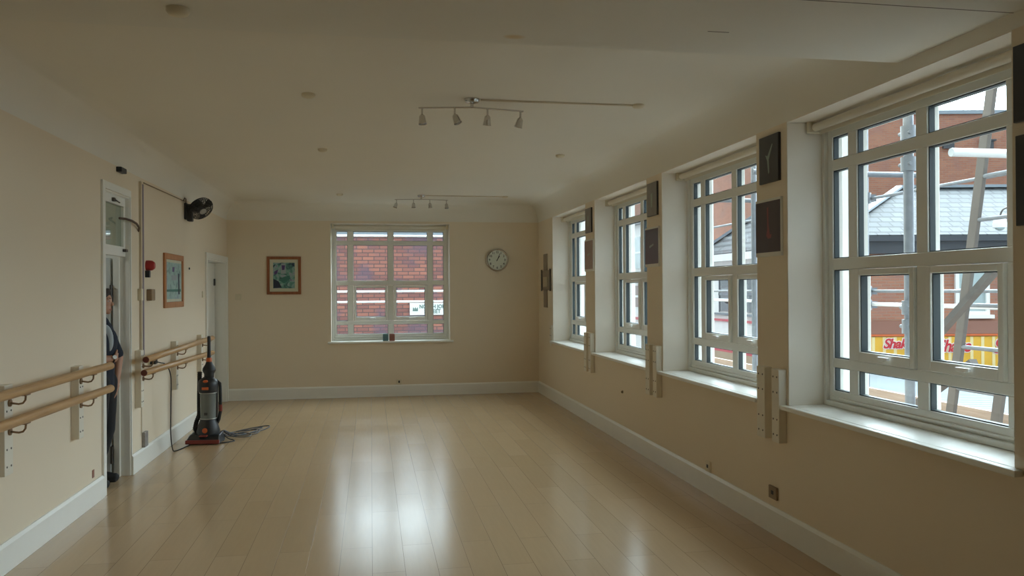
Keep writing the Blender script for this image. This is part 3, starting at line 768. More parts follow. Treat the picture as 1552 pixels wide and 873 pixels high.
def pier_photo(label, y, z, w, h, mm, kind):
    t = thing('mounted_photo', label, 'picture', (XR, y, z), -PI / 2, 'unframed dance photos on the window piers')
    m = MB(); m.box(-w / 2, w / 2, -.018, 0, -h / 2, h / 2); b = m.build('board', M['card'] if kind in ('red', 'plain2') else M['photo'], t, bevel=.002)
    zz0, zz1 = (-h / 2 + .028, h / 2 - .018) if kind in ('red', 'plain2') else (-h / 2 + .004, h / 2 - .004)
    m = MB(); m.box(-w / 2 + .004, w / 2 - .004, -.0195, -.018, zz0, zz1); p = m.build('print', mm, t)
    Y = -.0195
    if kind == 'green':
        blob(p, 'printed_figure', [(-.04, .03), (-.012, .02), (.05, .095), (.058, .09), (.005, -.005), (.012, -.09), (-.002, -.10), (-.016, -.01)], M['figgreen'], Y)
    elif kind == 'red':
        blob(p, 'printed_figure', [(-.008, .13), (.010, .14), (.012, .02), (.030, -.05), (.052, -.045), (.045, -.07), (.005, -.075), (-.018, -.055), (-.004, -.01)], M['figred'], Y)
    elif kind == 'plain':
        blob(p, 'printed_figure', [(-.02, .05), (.02, .06), (.015, -.07), (-.015, -.08)], M['figgreen'], Y)
    else:
        blob(p, 'printed_figure', [(-.06, .01), (.05, .03), (.06, .015), (-.05, -.01)], M['figgreen'], Y)
o = PITCH
pier_photo('upper dark photo with a pale green dancer, pier beside the nearest window', 4.950, 2.493, .262, .315, M['photo'], 'green')
pier_photo('lower dark photo with a red figure, pier beside the nearest window', 4.966, 2.036, .340, .385, M['photo2'], 'red')
pier_photo('upper grey photo on the pier between the second and third windows', 4.960 + o, 2.478, .270, .315, M['photo3'], 'plain')
pier_photo('lower dark reddish photo on the pier between the second and third windows', 4.972 + o, 2.028, .360, .375, M['photo2'], 'plain2')
pier_photo('upper grey photo on the pier beside the farthest window', 4.966 + 2 * o, 2.472, .270, .300, M['photo3'], 'plain')
pier_photo('lower faded rose photo on the pier beside the farthest window', 4.950 + 2 * o, 2.045, .380, .390, M['photo4'], 'plain2')
pier_photo('upper dark photo at the right edge of the photo, near side of the nearest window', 2.755, 2.464, .270, .315, M['photo'], 'none')
pier_photo('lower dark photo at the right edge of the photo, near side of the nearest window', 2.710, 2.066, .340, .370, M['photo'], 'none')

# ornament, clock, switch, sockets
t = thing('wall_ornament', 'brown cross-shaped metal wall ornament in the far right corner', 'ornament', (XR, 11.93, 1.775))
m = MB(); m.box(-.014, -.0005, -.12, .12, .15, .40); m.build('upper_strip', M['ornament'], t, bevel=.002)
m = MB(); m.box(-.014, -.0005, -.12, .12, -.415, -.15); m.build('lower_strip', M['ornament'], t, bevel=.002)
m = MB(); m.box(-.010, -.0005, -.36, .26, -.15, .15); m.build('cross_panel', M['ornament'], t, bevel=.002)
m = MB(); m.box(-.022, -.010, -.375, -.32, -.165, .165); m.build('edge_bar', M['darkmetal'], t, bevel=.002)
m = MB(); m.box(-.022, -.010, .22, .275, -.165, .165); m.build('edge_bar', M['darkmetal'], t, bevel=.002)
m = MB(); m.box(-.020, -.010, -.16, .12, -.10, .05); m.build('centre_plate', M['ornamentlight'], t, bevel=.002)

t = thing('wall_clock', 'round silver wall clock on the back wall right of the window', 'clock', (1.968, YB, 2.104))
m = MB(); m.lathe([(.165, .0005), (.178, .012), (.178, .035), (.168, .042), (.155, .034), (.152, .020)], (0, 0, 0), (0, -1, 0), 48, cap=False); m.build('rim', M['chrome'], t, smooth=True)
m = MB(); m.cyl((0, -.0005, 0), (0, -.020, 0), .156, 48); fc = m.build('dial', M['clockface'], t)
for k in range(1, 13):
    a = 2 * PI * k / 12
    text('numeral', str(k), .048, M['black'], fc, face_minus_y(.122 * math.sin(a), -.0205, .122 * math.cos(a)), .0006, offset=.001)
for nm_, L, w, ang, yy in (('hour_hand', .075, .011, math.radians(31), -.0225), ('minute_hand', .112, .008, math.radians(24), -.0250)):
    d = Vector((math.sin(ang), 0, math.cos(ang))); m = MB(); m.bar(Vector((0, yy, 0)) - d * .02, Vector((0, yy, 0)) + d * L, w, .0015, (0, 1, 0)); m.build(nm_, M['black'], t)
m = MB(); m.cyl((0, -.020, 0), (0, -.028, 0), .008, 12); m.build('hub', M['black'], t)

def plate(label, x, z, w, h, m_, cat, name, grp=None):
    t = thing(name, label, cat, (x, YB, z), 0, grp)
    m = MB(); m.box(-w / 2, w / 2, -.012, -.0005, -h / 2, h / 2); m.build('face_plate', m_, t, bevel=.003)
    m = MB(); m.box(-.012, .012, -.016, -.012, -.018, .018); m.build('rocker' if cat == 'switch' else 'pin_holes', M['plate'] if cat == 'switch' else M['black'], t, bevel=.002)
plate('cream light switch on the back wall below and left of the framed print', -1.948, 1.55, .09, .09, M['plate'], 'switch', 'light_switch', 'light switches')
plate('small wall socket just above the back skirting board under the window', .424, .222, .085, .085, M['plate'], 'socket', 'wall_socket')
def rsock(label, y, z, w, h, m_):
    t = thing('wall_socket', label, 'socket', (XR, y, z))
    m = MB(); m.box(-.016, -.0005, -w / 2, w / 2, -h / 2, h / 2); m.build('face_plate', m_, t, bevel=.004)
    m = MB(); m.box(-.0175, -.016, -.015, .015, -.012, .014); m.build('pin_holes', M['black'], t)
rsock('brown socket low on the right wall below the nearest street window', 4.935, .272, .105, .085, M['brownplate'])
rsock('narrow cream socket just above the right skirting below the second street window', 5.975, .222, .09, .085, M['plate'])
o = MB().lathe([(.016, 0), (.014, -.012), (.006, -.02)], (0, 0, 0), (1, 0, 0), 12).build('wall_stud', M['brownplate'], smooth=True); o.location = (XR, 8.175, .537)
tag(o, 'small dark stud on the right wall below the third street window', 'stud')
# two boxes on the back sill
def sbox(label, x, w, mm):
    t = thing('small_carton', label, 'box', (x, YB + .045, BSILL))
    m = MB(); m.box(-w / 2, w / 2, -.03, .03, 0, .105); m.build('carton', mm, t, bevel=.003)
    m = MB(); m.box(-w / 2 + .002, w / 2 - .002, -.028, .028, .105, .109); m.build('lid', mm, t)
sbox('small dark teal carton on the back window sill', .222, .082, M['teal'])
sbox('small rust-brown carton on the back window sill', .322, .082, M['rust'])
# ----------------------------------------------------------------- vacuum cleaner
V = thing('upright_vacuum_cleaner', 'black and orange upright vacuum cleaner parked against the left wall', 'vacuum cleaner', (-1.745, 9.12, 0), math.radians(-6))
m = MB()
m.solid([(-.185, -.17, .012), (.165, -.17, .012), (.165, .06, .012), (-.185, .06, .012), (-.18, -.165, .055), (.16, -.165, .055), (.150, .05, .115), (-.165, .05, .115), (-.165, -.10, .095), (.145, -.10, .095)],
        [(0, 3, 2, 1), (0, 1, 5, 4), (4, 5, 9, 8), (8, 9, 6, 7), (2, 3, 7, 6), (0, 4, 8, 7, 3), (1, 2, 6, 9, 5)])
hd = m.build('floor_head', M['black'], V, bevel=.010)
m = MB(); m.box(-.187, .167, -.182, -.160, .010, .052); m.build('bumper', M['vacred'], hd, bevel=.006)
m = MB(); m.box(-.05, .03, -.168, -.11, .082, .098); m.build('head_cover', M['vacred'], hd, bevel=.005)
for x in (-.155, .135):
    m = MB(); m.cyl((x - .014, .06, .038), (x + .014, .06, .038), .038, 20); m.build('wheel', M['blackdull'], V, smooth=True)
m = MB(); m.lathe([(.085, .05), (.118, .075), (.122, .13), (.105, .185), (.085, .235), (.083, .252)], (0, 0, 0), n=32); m.build('motor_housing', M['black'], V, smooth=True)
m = MB(); m.lathe([(.0, 0), (.026, 0), (.028, .006), (.020, .012), (0, .012)], (.0, -.117, .142), (0, -1, .1), 18, cap=False); m.build('height_knob', M['orange'], V, smooth=True)
m = MB(); m.lathe([(.079, .252), (.081, .27), (.084, .50), (.086, .538)], (0, 0, 0), n=32); b = m.build('dust_bin', M['bin'], V, smooth=True)
m = MB(); m.torus((0, 0, .258), (0, 0, 1), .083, .006, 32, 8); m.build('bin_ring', M['binlabel'], b, smooth=True)
m = MB(); m.torus((0, 0, .536), (0, 0, 1), .087, .006, 32, 8); m.build('bin_ring', M['binlabel'], b, smooth=True)
m = MB(); m.box(-.018, .018, -.088, -.08, .30, .33); m.build('bin_button', M['black'], b, bevel=.003)
m = MB(); m.lathe([(.092, .540), (.102, .56), (.104, .63), (.095, .668), (.060, .695), (.042, .71)], (0, 0, 0), n=32); h = m.build('top_housing', M['black'], V, smooth=True)
m = MB(); m.box(-.035, .035, -.110, -.098, .575, .605); m.build('front_badge', M['orange'], h, bevel=.004)
m = MB(); m.ell((0, -.085, .665), (.028, .022, .016), 16); m.build('release_button', M['orange'], h, smooth=True)
m = MB(); m.box(-.085, .088, .02, .085, .08, .68); m.build('spine', M['black'], V, bevel=.02)
m = MB(); m.lathe([(.050, .70), (.052, .74), (.070, .775), (.066, .80), (.042, .84), (.026, .88), (.020, .93), (.017, 1.05), (.019, 1.12), (.017, 1.145), (.008, 1.15)], (.012, .0, 0), n=20); hn = m.build('handle', M['black'], V, smooth=True)
m = MB(); m.lathe([(.0275, .865), (.030, .875), (.029, .905), (.024, .915)], (.012, 0, 0), n=20); m.build('handle_ring', M['orange'], hn, smooth=True)
m = MB(); m.box(.022, .034, -.022, -.016, .70, .755); m.build('tool_clip', M['binlabel'], V, bevel=.003)
# stretch hose down the left and the tool pipe on the right
hp = [(-.095, .03, .76), (-.098, .03, .70), (-.10, .02, .5), (-.10, .02, .30), (-.125, .0, .22), (-.135, -.02, .15), (-.11, .0, .09)]
m = MB(); m.tube(hp, .022, 12)
for i in range(len(hp) - 1):
    a, b2 = Vector(hp[i]), Vector(hp[i + 1]); k = max(2, int((b2 - a).length / .018))
    for j in range(k): m.torus(a.lerp(b2, (j + .5) / k), (b2 - a), .021, .005, 12, 5)
m.build('hose', M['blackdull'], V, smooth=True)
m = MB(); m.tube([(.075, .04, .66), (.115, .035, .63), (.122, .03, .50), (.122, .03, .33), (.105, .03, .24), (.085, .03, .2)], .017, 12); m.build('tool_pipe', M['blackdull'], V, smooth=True)
m = MB(); m.cyl((.123, .03, .33), (.122, .03, .40), .020, 14); m.build('pipe_collar', M['vacred'], V, smooth=True)
# power cord: from the vacuum to the wall plug, and the loops lying to the right of it
def spline(pts, n=10):
    P = [Vector(p) for p in pts]; P = [P[0]] + P + [P[-1]]; out = []
    for i in range(1, len(P) - 2):
        for k in range(n):
            t = k / n; a, b, c, d = P[i - 1], P[i], P[i + 1], P[i + 2]
            out.append(.5 * ((2 * b) + (-a + c) * t + (2 * a - 5 * b + 4 * c - d) * t * t + (-a + 3 * b - 3 * c + d) * t ** 3))
    out.append(P[-2]); return out
W2V = Matrix.Rotation(-V.rotation_euler.z, 4, 'Z') @ Matrix.Translation(-V.location)
def cord(pts): return [W2V @ p for p in spline(pts)]
m = MB()
m.tube(cord([(XL + .075, 8.20, .955), (XL + .11, 8.21, .945), (-1.97, 8.26, .92), (-1.94, 8.32, .80), (-1.955, 8.38, .50), (-1.985, 8.50, .20), (-1.99, 8.60, .03), (-1.97, 8.66, .006), (-1.93, 8.80, .006), (-1.90, 9.05, .006), (-1.97, 9.30, .006), (-1.98, 9.50, .006), (-1.86, 9.45, .006), (-1.80, 9.30, .03), (-1.78, 9.21, .12)]), .0055, 8)
m.build('power_cord', M['black'], V, smooth=True)
m = MB(); m.box(XL + .021, XL + .075, 8.165, 8.235, .935, .995, W2V); m.build('plug', M['black'], V, bevel=.006)
m = MB()
for i, (ex, ey, w) in enumerate([(-1.25, 10.0, .20), (-1.34, 9.72, .26), (-1.40, 9.48, .28), (-1.56, 9.02, .20), (-1.30, 9.86, .09)]):
    sx, sy = -1.62, 9.30 - .05 * i
    d = Vector((ex - sx, ey - sy, 0)); p = Vector((-d.y, d.x, 0)).normalized() * w
    s0 = Vector((sx, sy, .10 - .015 * i)); q = .006 + .006 * (i % 3)
    e = Vector((ex, ey, q))
    pts = [s0, s0.lerp(e, .25) * 1.0 + p * .35, s0.lerp(e, .65) + p * .6, e + p * .2, e - p * .25, s0.lerp(e, .6) - p * .6, s0.lerp(e, .2) - p * .3, s0 + Vector((0.01, 0, -.03))]
    pts = [Vector((a.x, a.y, q + (.085 if j in (0, 7) else .02 if j in (1, 6) else 0))) for j, a in enumerate(pts)]
    m.tube(cord(pts), .0055, 8)
m.build('cord_loops', M['black'], V, smooth=True)

# ----------------------------------------------------------------- person in the doorway, turned towards the room
PX, PY = -2.285, 7.25
P = thing('person', 'person in dark clothes standing half hidden in the left doorway, arm folded across', 'person', (PX, PY, 0))
def fuse(o, vox, it=6):
    r = o.modifiers.new('fuse', 'REMESH'); r.mode = 'VOXEL'; r.voxel_size = vox; r.use_smooth_shade = True
    s = o.modifiers.new('smooth', 'SMOOTH'); s.factor = .5; s.iterations = it
    return o
def limb(m, pts, rr, n=14):
    for a, b, r0, r1 in zip(pts, pts[1:], rr, rr[1:]):
        m.cone(a, b, r0, r1, n)
    for p, r in zip(pts, rr): m.ell(p, r, 14)
# joints (x forwards into the room, y to the person's left, z up); figure leans slightly forward at the shoulders
sh_r, el_r, wr_r = (.012, -.165, 1.325), (-.01, -.235, 1.075), (.158, -.06, 1.075)
sh_l, el_l, wr_l = (.012, .165, 1.325), (.112, .215, 1.065), (.115, .135, .815)
hip_r, kn_r, an_r = (.02, -.085, .86), (.02, -.10, .46), (-.065, -.12, .085)
hip_l, kn_l, an_l = (.025, .085, .86), (.03, .11, .46), (-.065, .13, .085)
def hand(m, w, dirv, palm_n, side, curl=.5):
    w = Vector(w); d = Vector(dirv).normalized(); nn = Vector(palm_n).normalized(); s_ = d.cross(nn).normalized() * side
    c = w + d * .045
    mt = Matrix((d, s_, nn)).transposed().to_4x4()
    m.ell(c, (.052, .042, .016), 14, mt)
    m.cone(w - d * .02, w + d * .03, .026, .030, 12)
    for i, (off, L) in enumerate(((-.030, .062), (-.010, .072), (.011, .068), (.031, .052))):
        p0 = w + d * .078 + s_ * off
        p1 = p0 + d * L * .45 + nn * L * .12 * curl; p2 = p1 + d * L * .30 + nn * L * .28 * curl; p3 = p2 + d * L * .20 + nn * L * .32 * curl
        limb(m, [p0, p1, p2, p3], [.0092, .0088, .0082, .0072], 8)
    t0 = w + d * .025 - s_ * .030; t1 = t0 + d * .030 - s_ * .026 + nn * .006; t2 = t1 + d * .030 - s_ * .006 + nn * .010
    limb(m, [t0, t1, t2], [.0125, .0105, .0085], 8)
m = MB()
# trunk, neck, head
limb(m, [(-.005, 0, .90), (.01, 0, 1.05), (.02, 0, 1.22), (.01, 0, 1.36)], [.125, .115, .13, .085])
limb(m, [(.005, 0, 1.36), (.028, 0, 1.46)], [.058, .052])
m.ell((.030, 0, 1.555), (.095, .072, .110), 24)
m.ell((.060, 0, 1.500), (.060, .056, .055), 20)                      # jaw
m.ell((.098, 0, 1.462), (.020, .022, .018), 12)                       # chin
m.cone((.118, 0, 1.560), (.133, 0, 1.524), .008, .013, 10); m.ell((.130, 0, 1.524), (.013, .015, .010), 10)   # nose
m.ell((.112, 0, 1.488), (.012, .022, .006), 10); m.ell((.110, 0, 1.478), (.012, .019, .006), 10)               # lips
m.ell((.108, -.03, 1.578), (.014, .022, .008), 10); m.ell((.108, .03, 1.578), (.014, .022, .008), 10)          # brows
for sgn in (-1, 1):
    m.ell((.018, sgn * .074, 1.545), (.022, .008, .032), 12)          # ears
    limb(m, [sh_r if sgn < 0 else sh_l, el_r if sgn < 0 else el_l, wr_r if sgn < 0 else wr_l], [.055, .041, .027])
    limb(m, [hip_r if sgn < 0 else hip_l, kn_r if sgn < 0 else kn_l, an_r if sgn < 0 else an_l], [.085, .055, .038])
    a = an_r if sgn < 0 else an_l
    limb(m, [(a[0], a[1], .05), (a[0] + .15, a[1], .035)], [.04, .03])
hand(m, wr_r, (-.02, .95, .02), (-1, 0, 0.25), -1, .9)
hand(m, wr_l, (-.30, -.22, -.9), (-.5, -.5, 0), 1, .5)
fuse(m.build('body', M['skin'], P, smooth=True), .0055, 3)
m = MB()
for y in (-.031, .031):
    m.ell((.1045, y, 1.556), (.0105, .0135, .0065), 14)
m.build('eyes', M['eye'], P, smooth=True)
m = MB()
for y in (-.031, .031): m.ell((.1125, y, 1.556), (.0038, .0058, .0055), 10)
m.build('pupils', M['black'], P, smooth=True)
m = MB()
for s_ in (-1, 1): m.tube([(.119, s_ * .014, 1.576), (.119, s_ * .028, 1.581), (.111, s_ * .044, 1.576)], [.0030, .0042, .0022], 8)
m.build('eyebrows', M['hair'], P, smooth=True)
m = MB(); m.tube([(.110, -.024, 1.487), (.1205, -.010, 1.490), (.1220, 0, 1.4885), (.1205, .010, 1.490), (.110, .024, 1.487)], [.0015, .0038, .0042, .0038, .0015], 8)
m.tube([(.110, -.022, 1.4845), (.1195, -.009, 1.4815), (.1195, .009, 1.4815), (.110, .022, 1.4845)], [.0015, .0045, .0045, .0015], 8)
m.build('lips', M['lip'], P, smooth=True)
m = MB(); m.ell((.016, 0, 1.585), (.100, .080, .098), 24); m.ell((-.025, 0, 1.53), (.058, .070, .080), 18); m.ell((.088, 0, 1.642), (.030, .056, .024), 14)
hr = fuse(m.build('hair', M['hair'], P, smooth=True), .008, 2)
m = MB()
limb(m, [(0, 0, .86), (.01, 0, 1.02), (.02, 0, 1.22), (.01, 0, 1.35)], [.142, .135, .150, .10])
m.ell((.02, -.07, 1.20), (.125, .10, .17), 16); m.ell((.02, .07, 1.20), (.125, .10, .17), 16)
m.ell((.0, -.06, .90), (.125, .10, .11), 14); m.ell((.0, .06, .90), (.125, .10, .11), 14)
for s_, e_ in ((sh_r, el_r), (sh_l, el_l)):
    s_, e_ = Vector(s_), Vector(e_)
    limb(m, [Vector((0.01, s_.y * .30, 1.372)), s_, s_.lerp(e_, .88)], [.050, .066, .057])
fuse(m.build('shirt', M['navy'], P, smooth=True), .010, 4)
# pale panel over the chest
m = MB(); m.ell((.108, -.078, 1.245), (.054, .030, .118), 18, Matrix.Rotation(-.10, 4, 'Y'))
fuse(m.build('shirt_panel', M['palecloth'], P, smooth=True), .006, 3)
m = MB()
m.ell((-.005, 0, .86), (.125, .165, .12), 18)
for h_, k_, a_ in ((hip_r, kn_r, an_r), (hip_l, kn_l, an_l)):
    limb(m, [h_, k_, (a_[0], a_[1], .10)], [.118, .085, .068])
fuse(m.build('trousers', M['trouser'], P, smooth=True), .010, 4)
for a_ in (an_r, an_l):
    m = MB(); limb(m, [(a_[0] - .035, a_[1], .048), (a_[0] + .06, a_[1], .050), (a_[0] + .17, a_[1], .038)], [.046, .050, .036]); m.ell((a_[0], a_[1], .08), (.05, .045, .05), 14)
    m.box(a_[0] - .07, a_[0] + .19, a_[1] - .040, a_[1] + .040, .002, .022)
    fuse(m.build('shoe', M['blackdull'], P, smooth=True), .007, 3)
m = MB(); d = (Vector(wr_r) - Vector(el_r)).normalized(); c = Vector(wr_r) - d * .012
m.torus(c, d, .029, .006, 24, 8); w = m.build('wristwatch', M['blackdull'], P, smooth=True)
dn = (Vector((0.3, -1, .35)) - d * Vector((0.3, -1, .35)).dot(d)).normalized()
m = MB(); m.cyl(c + dn * .028, c + dn * .040, .017, 20); m.build('watch_face', M['signwhite'], w)

# ----------------------------------------------------------------- the street
struct(MB().box(XR + TO, 60, -12, 80, -3.9, -3.6).build('street', M['asphalt']))
struct(MB().box(-20, XR + TO, YB + TO, 80, -3.9, -3.6).build('side_street', M['asphalt']))
struct(MB().box(XR + .02, XR + TO - .01, YF, YB + TO - .01, -3.6, -.25).build('wall_outer', M['brickown']))

def loc_pt(lx, d, z): return Vector((lx * math.cos(YAW) + d * math.sin(YAW), -lx * math.sin(YAW) + d * math.cos(YAW), z))
A0 = loc_pt(10.5, 20, -3.6)
A = thing('corner_building', 'low red brick shop building with grey slate roof seen through the nearest window', 'building', A0, -YAW)
g = 3.6   # local z = world z + g, local x = lx - 10.5, local y = d - 20
m = MB(); m.box(-2.1, 13.5, 0, 5.0, 0, 2.60 + g); m.build('wall', M['brickA'], A)
m = MB()
e0 = 2.93 + g
m.solid([(-2.6, -.35, e0), (13.9, -.35, e0), (13.9, 5.35, e0), (-2.6, 5.35, e0), (.45, 2.5, e0 + 1.50), (13.9, 2.5, e0 + 1.50),
         (-2.6, -.35, e0 - .06), (13.9, -.35, e0 - .06), (13.9, 5.35, e0 - .06), (-2.6, 5.35, e0 - .06)],
        [(0, 1, 5, 4), (2, 3, 4, 5), (3, 0, 4), (1, 2, 5), (0, 6, 7, 1), (1, 7, 8, 2), (2, 8, 9, 3), (3, 9, 6, 0), (6, 9, 8, 7)])
rf = m.build('roof', M['slate'], A)
m = MB(); m.bar((-2.6, -.35, e0 + .03), (.45, 2.5, e0 + 1.55), .20, .06); m.bar((.45, 2.5, e0 + 1.54), (13.9, 2.5, e0 + 1.54), .20, .08); m.build('ridge_tiles', M['lead'], rf)
m = MB(); m.box(-2.55, 13.85, -.30, .0, e0 - .46, e0 - .06); m.box(-2.6, 13.9, -.42, -.28, e0 - .16, e0 - .03); m.build('gutter', M['gutter'], A)
wx0, wx1, wz0, wz1 = .57, 1.42, .94 + g, 2.14 + g
m = MB(); m.box(wx0, wx0 + .09, -.07, .03, wz0, wz1); m.box(wx1 - .09, wx1, -.07, .03, wz0, wz1)
for za in (wz0, (wz0 + wz1) / 2 - .03, wz1 - .09): m.box(wx0 + .09, wx1 - .09, -.07, .03, za, za + .09)
m.box(wx0 - .08, wx1 + .08, -.13, .02, wz0 - .09, wz0)
f = m.build('sash_window', M['signwhite'], A)
m = MB(); m.box(wx0 + .09, wx1 - .09, -.02, .02, wz0 + .09, wz1 - .09); m.build('pane', M['pane'], f)
for dx in (3.6, 7.2): dup(f, (dx, 0, 0), parent=A)
m = MB(); m.solid([(-1.7, -.10, .80 + g), (13.4, -.10, .80 + g), (13.4, -.28, .48 + g), (-1.7, -.28, .48 + g), (-1.7, .0, .80 + g), (13.4, .0, .80 + g), (13.4, 0, .48 + g), (-1.7, 0, .48 + g)],
                  [(0, 1, 2, 3), (4, 7, 6, 5), (0, 4, 5, 1), (3, 2, 6, 7), (0, 3, 7, 4), (1, 5, 6, 2)]); m.build('shop_fascia', M['rust2'], A)
m = MB(); m.box(-1.7, 13.4, -.30, -.0, .43 + g, .475 + g); m.build('fascia_lip', M['orange'], A)
m = MB(); m.box(-1.5, 13.2, -.06, -.01, .3, 2.9); m.build('shopfront_glass', M['darkpane'], A)

S = thing('shop_sign', 'yellow striped shop sign with red script lettering across the street', 'sign', loc_pt(10.5, 19.74, -.40), -YAW)
m = MB(); m.box(-1.72, 5.35, 0, .06, 0, .815); m.build('sign_board', M['yellow'], S)
for i in range(26):
    x = -1.62 + i * .27
    m = MB(); m.box(x, x + .075, -.006, 0, .005, .81); m.build('stripe', M['cream'], S)
for (x, z, s_, wx) in ((-.99, .636, .33, .97), (.39, .571, .42, .88), (1.84, .555, .50, .85)):
    mt = face_minus_y(x, -.012, z)
    text('lettering_outline', 'Shake', s_, M['signwhite'], S, mt, .003, .30, .028, sx=wx, spacing=.95)
    text('lettering', 'Shake', s_, M['signred'], S, face_minus_y(x, -.020, z), .003, .30, .010, sx=wx, spacing=.95)

lp = loc_pt(11.93, 19.0, 2.86)
Lm = thing('wall_lamp', 'white opal lamp on a swan-neck arm in front of the slate roof', 'lamp', loc_pt(12.43, 19.4, 2.7), -YAW)
m = MB(); m.tube(spline([(0, .2, -.1), (-.02, 0, .55), (-.15, -.15, .78), (-.45, -.30, .85), (-.72, -.38, .78), (-.82, -.40, .60)]), .022, 8); m.build('swan_neck', M['darkmetal'], Lm, smooth=True)
m = MB(); m.lathe([(.03, .62), (.07, .60), (.135, .52), (.15, .43), (.15, .34)], (-.82, -.40, 0), n=24); m.build('shade', M['opal'], Lm, smooth=True)
m = MB(); m.lathe([(.11, .34), (.08, .29), (.02, .27)], (-.82, -.40, 0), n=20); m.build('lamp_bowl', M['pane'], Lm, smooth=True)

T = thing('tall_brick_building', 'tall red brick building rising behind the slate-roofed shop', 'building', loc_pt(17.4, 29.5, -3.6), -YAW)
m = MB(); m.box(-4.7, 16, 0, 5, 0, 8.02 + g); m.build('wall', M['brickA'], T)
m = MB(); m.box(-4.8, 16.1, -.08, 5.1, 8.02 + g, 8.16 + g); m.build('coping', M['lead'], T)
for x, z in ((-1.28, 6.90), (.17, 6.85)):
    m = MB(); m.box(x - .2, x + .2, -.10, .02, z - .16 + g, z + .16 + g); m.box(x - .28, x + .28, -.14, .02, z + .16 + g, z + .22 + g); m.build('vent', M['gutter'], T)

# flat corrugated shop canopy
K = thing('shop_canopy', 'white corrugated flat canopy roof below the yellow shop sign', 'canopy', loc_pt(9.8, 19.0, -.33), -YAW)
m = MB(); nseg = 70; top = []; bot = []
for i in range(nseg * 4 + 1):
    y = -8.2 + 7.9 * i / (nseg * 4); z = (.045 if i % 4 in (0, 1) else -.045) - .10 + .035 * (y + 8.2) / 8
    for lst, dz in ((top, 0), (bot, -.02)): lst.append([m.bm.verts.new((x, y, z + dz)) for x in (-4.8, 5.2)])
for i in range(nseg * 4):
    m.bm.faces.new((top[i][0], top[i][1], top[i + 1][1], top[i + 1][0])); m.bm.faces.new((bot[i][0], bot[i + 1][0], bot[i + 1][1], bot[i][1]))
m.build('corrugated_sheet', M['corr'], K, fixn=True)
m = MB(); m.box(-4.85, 5.25, -.30, -.2, -.22, .06); m.box(-4.85, 5.25, -8.3, -8.2, -.25, .0); m.build('edge_trim', M['pinkred'], K)
for x in (-4.2, 0, 4.6):
    m = MB(); m.cyl((x, -7.9, -3.27), (x, -7.9, -.12), .06, 12); m.build('post', M['galv'], K, smooth=True)

# white building on the far side of the street
B = thing('white_shop_building', 'white rendered building with hipped tile roof seen through the second window', 'building', (13, 29.6, -3.6))
sz = lambda z: (z - 1.63) * 1.18 + 1.63 + g
m = MB(); m.box(0, 3.8, -4.6, 0, 0, 2.80 + g); m.build('wall', M['render'], B)
m = MB(); e0 = 2.94 + g
m.solid([(-.3, -4.7, e0), (-.3, .3, e0), (4.1, .3, e0), (4.1, -4.7, e0), (1.9, -1.9, e0 + 1.85), (1.9, -4.7, e0 + 1.85), (-.3, -4.7, e0 - .05), (-.3, .3, e0 - .05), (4.1, .3, e0 - .05), (4.1, -4.7, e0 - .05)],
        [(0, 5, 4, 1), (1, 4, 2), (2, 4, 5, 3), (0, 3, 5), (0, 1, 7, 6), (1, 2, 8, 7), (2, 3, 9, 8), (3, 0, 6, 9), (6, 7, 8, 9)])
rf = m.build('roof', M['slateB'], B)
m = MB(); m.bar((-.3, .3, e0 + .03), (1.9, -1.9, e0 + 1.90), .30, .10); m.bar((1.9, -1.9, e0 + 1.88), (1.9, -4.7, e0 + 1.88), .25, .1); m.build('hip_flashing', M['lead'], rf)
m = MB(); m.box(-.32, 0, -4.7, .32, e0 - .3, e0 - .05); m.build('gutter', M['signwhite'], B)
for z0, z1, mm, nm_ in ((.60, .67, 'pinkred', 'red_stripe'), (.04, .11, 'pinkred', 'red_stripe'), (-.36, -.14, 'pinkred', 'shop_fascia'), (-.80, -.36, 'tan', 'fascia_board')):
    m = MB(); m.box(-.06, .0, -4.6, 0, sz(z0), sz(z1)); m.build(nm_, M[mm], B)
m = MB(); m.box(-.10, .0, -4.6, 0, sz(.80), sz(.86)); m.build('string_course', M['galv'], B)
for y in (-1.75, -3.9):
    m = MB(); m.box(-.03, .05, y - .5, y + .5, sz(.92), sz(2.0)); f = m.build('window', M['darkpane'], B)
    m = MB(); m.box(-.05, -.03, y - .55, y - .48, sz(.88), sz(2.04)); m.box(-.05, -.03, y + .48, y + .55, sz(.88), sz(2.04)); m.box(-.05, -.03, y - .55, y + .55, sz(1.42), sz(1.50)); m.build('window_frame', M['galv'], f)
m = MB()
for k in range(7): m.torus((-.03, -.4 - .65 * k, sz(-.33)), (1, 0, 0), .19, .03, 18, 6)
m.build('scalloped_canopy_trim', M['rust2'], B, smooth=True)
m = MB(); m.tube(spline([(-.02, -3.0, sz(1.35)), (-.35, -3.0, sz(1.45)), (-.5, -3.0, sz(1.35))]), .03, 8); m.ell((-.5, -3.0, sz(1.25)), (.14, .2, .09), 12); m.build('wall_lantern', M['gutter'], B, smooth=True)

D = thing('brick_gable_building', 'dull red brick building towering behind the white shop building', 'building', (18.8, 41, -3.6))
m = MB(); m.box(0, 7, -5, 5, 0, 9.5 + g); m.build('wall', M['brickD'], D)
m = MB(); m.box(-.1, 7.1, -5.1, 5.1, 9.5 + g, 9.65 + g); m.build('coping', M['lead'], D)

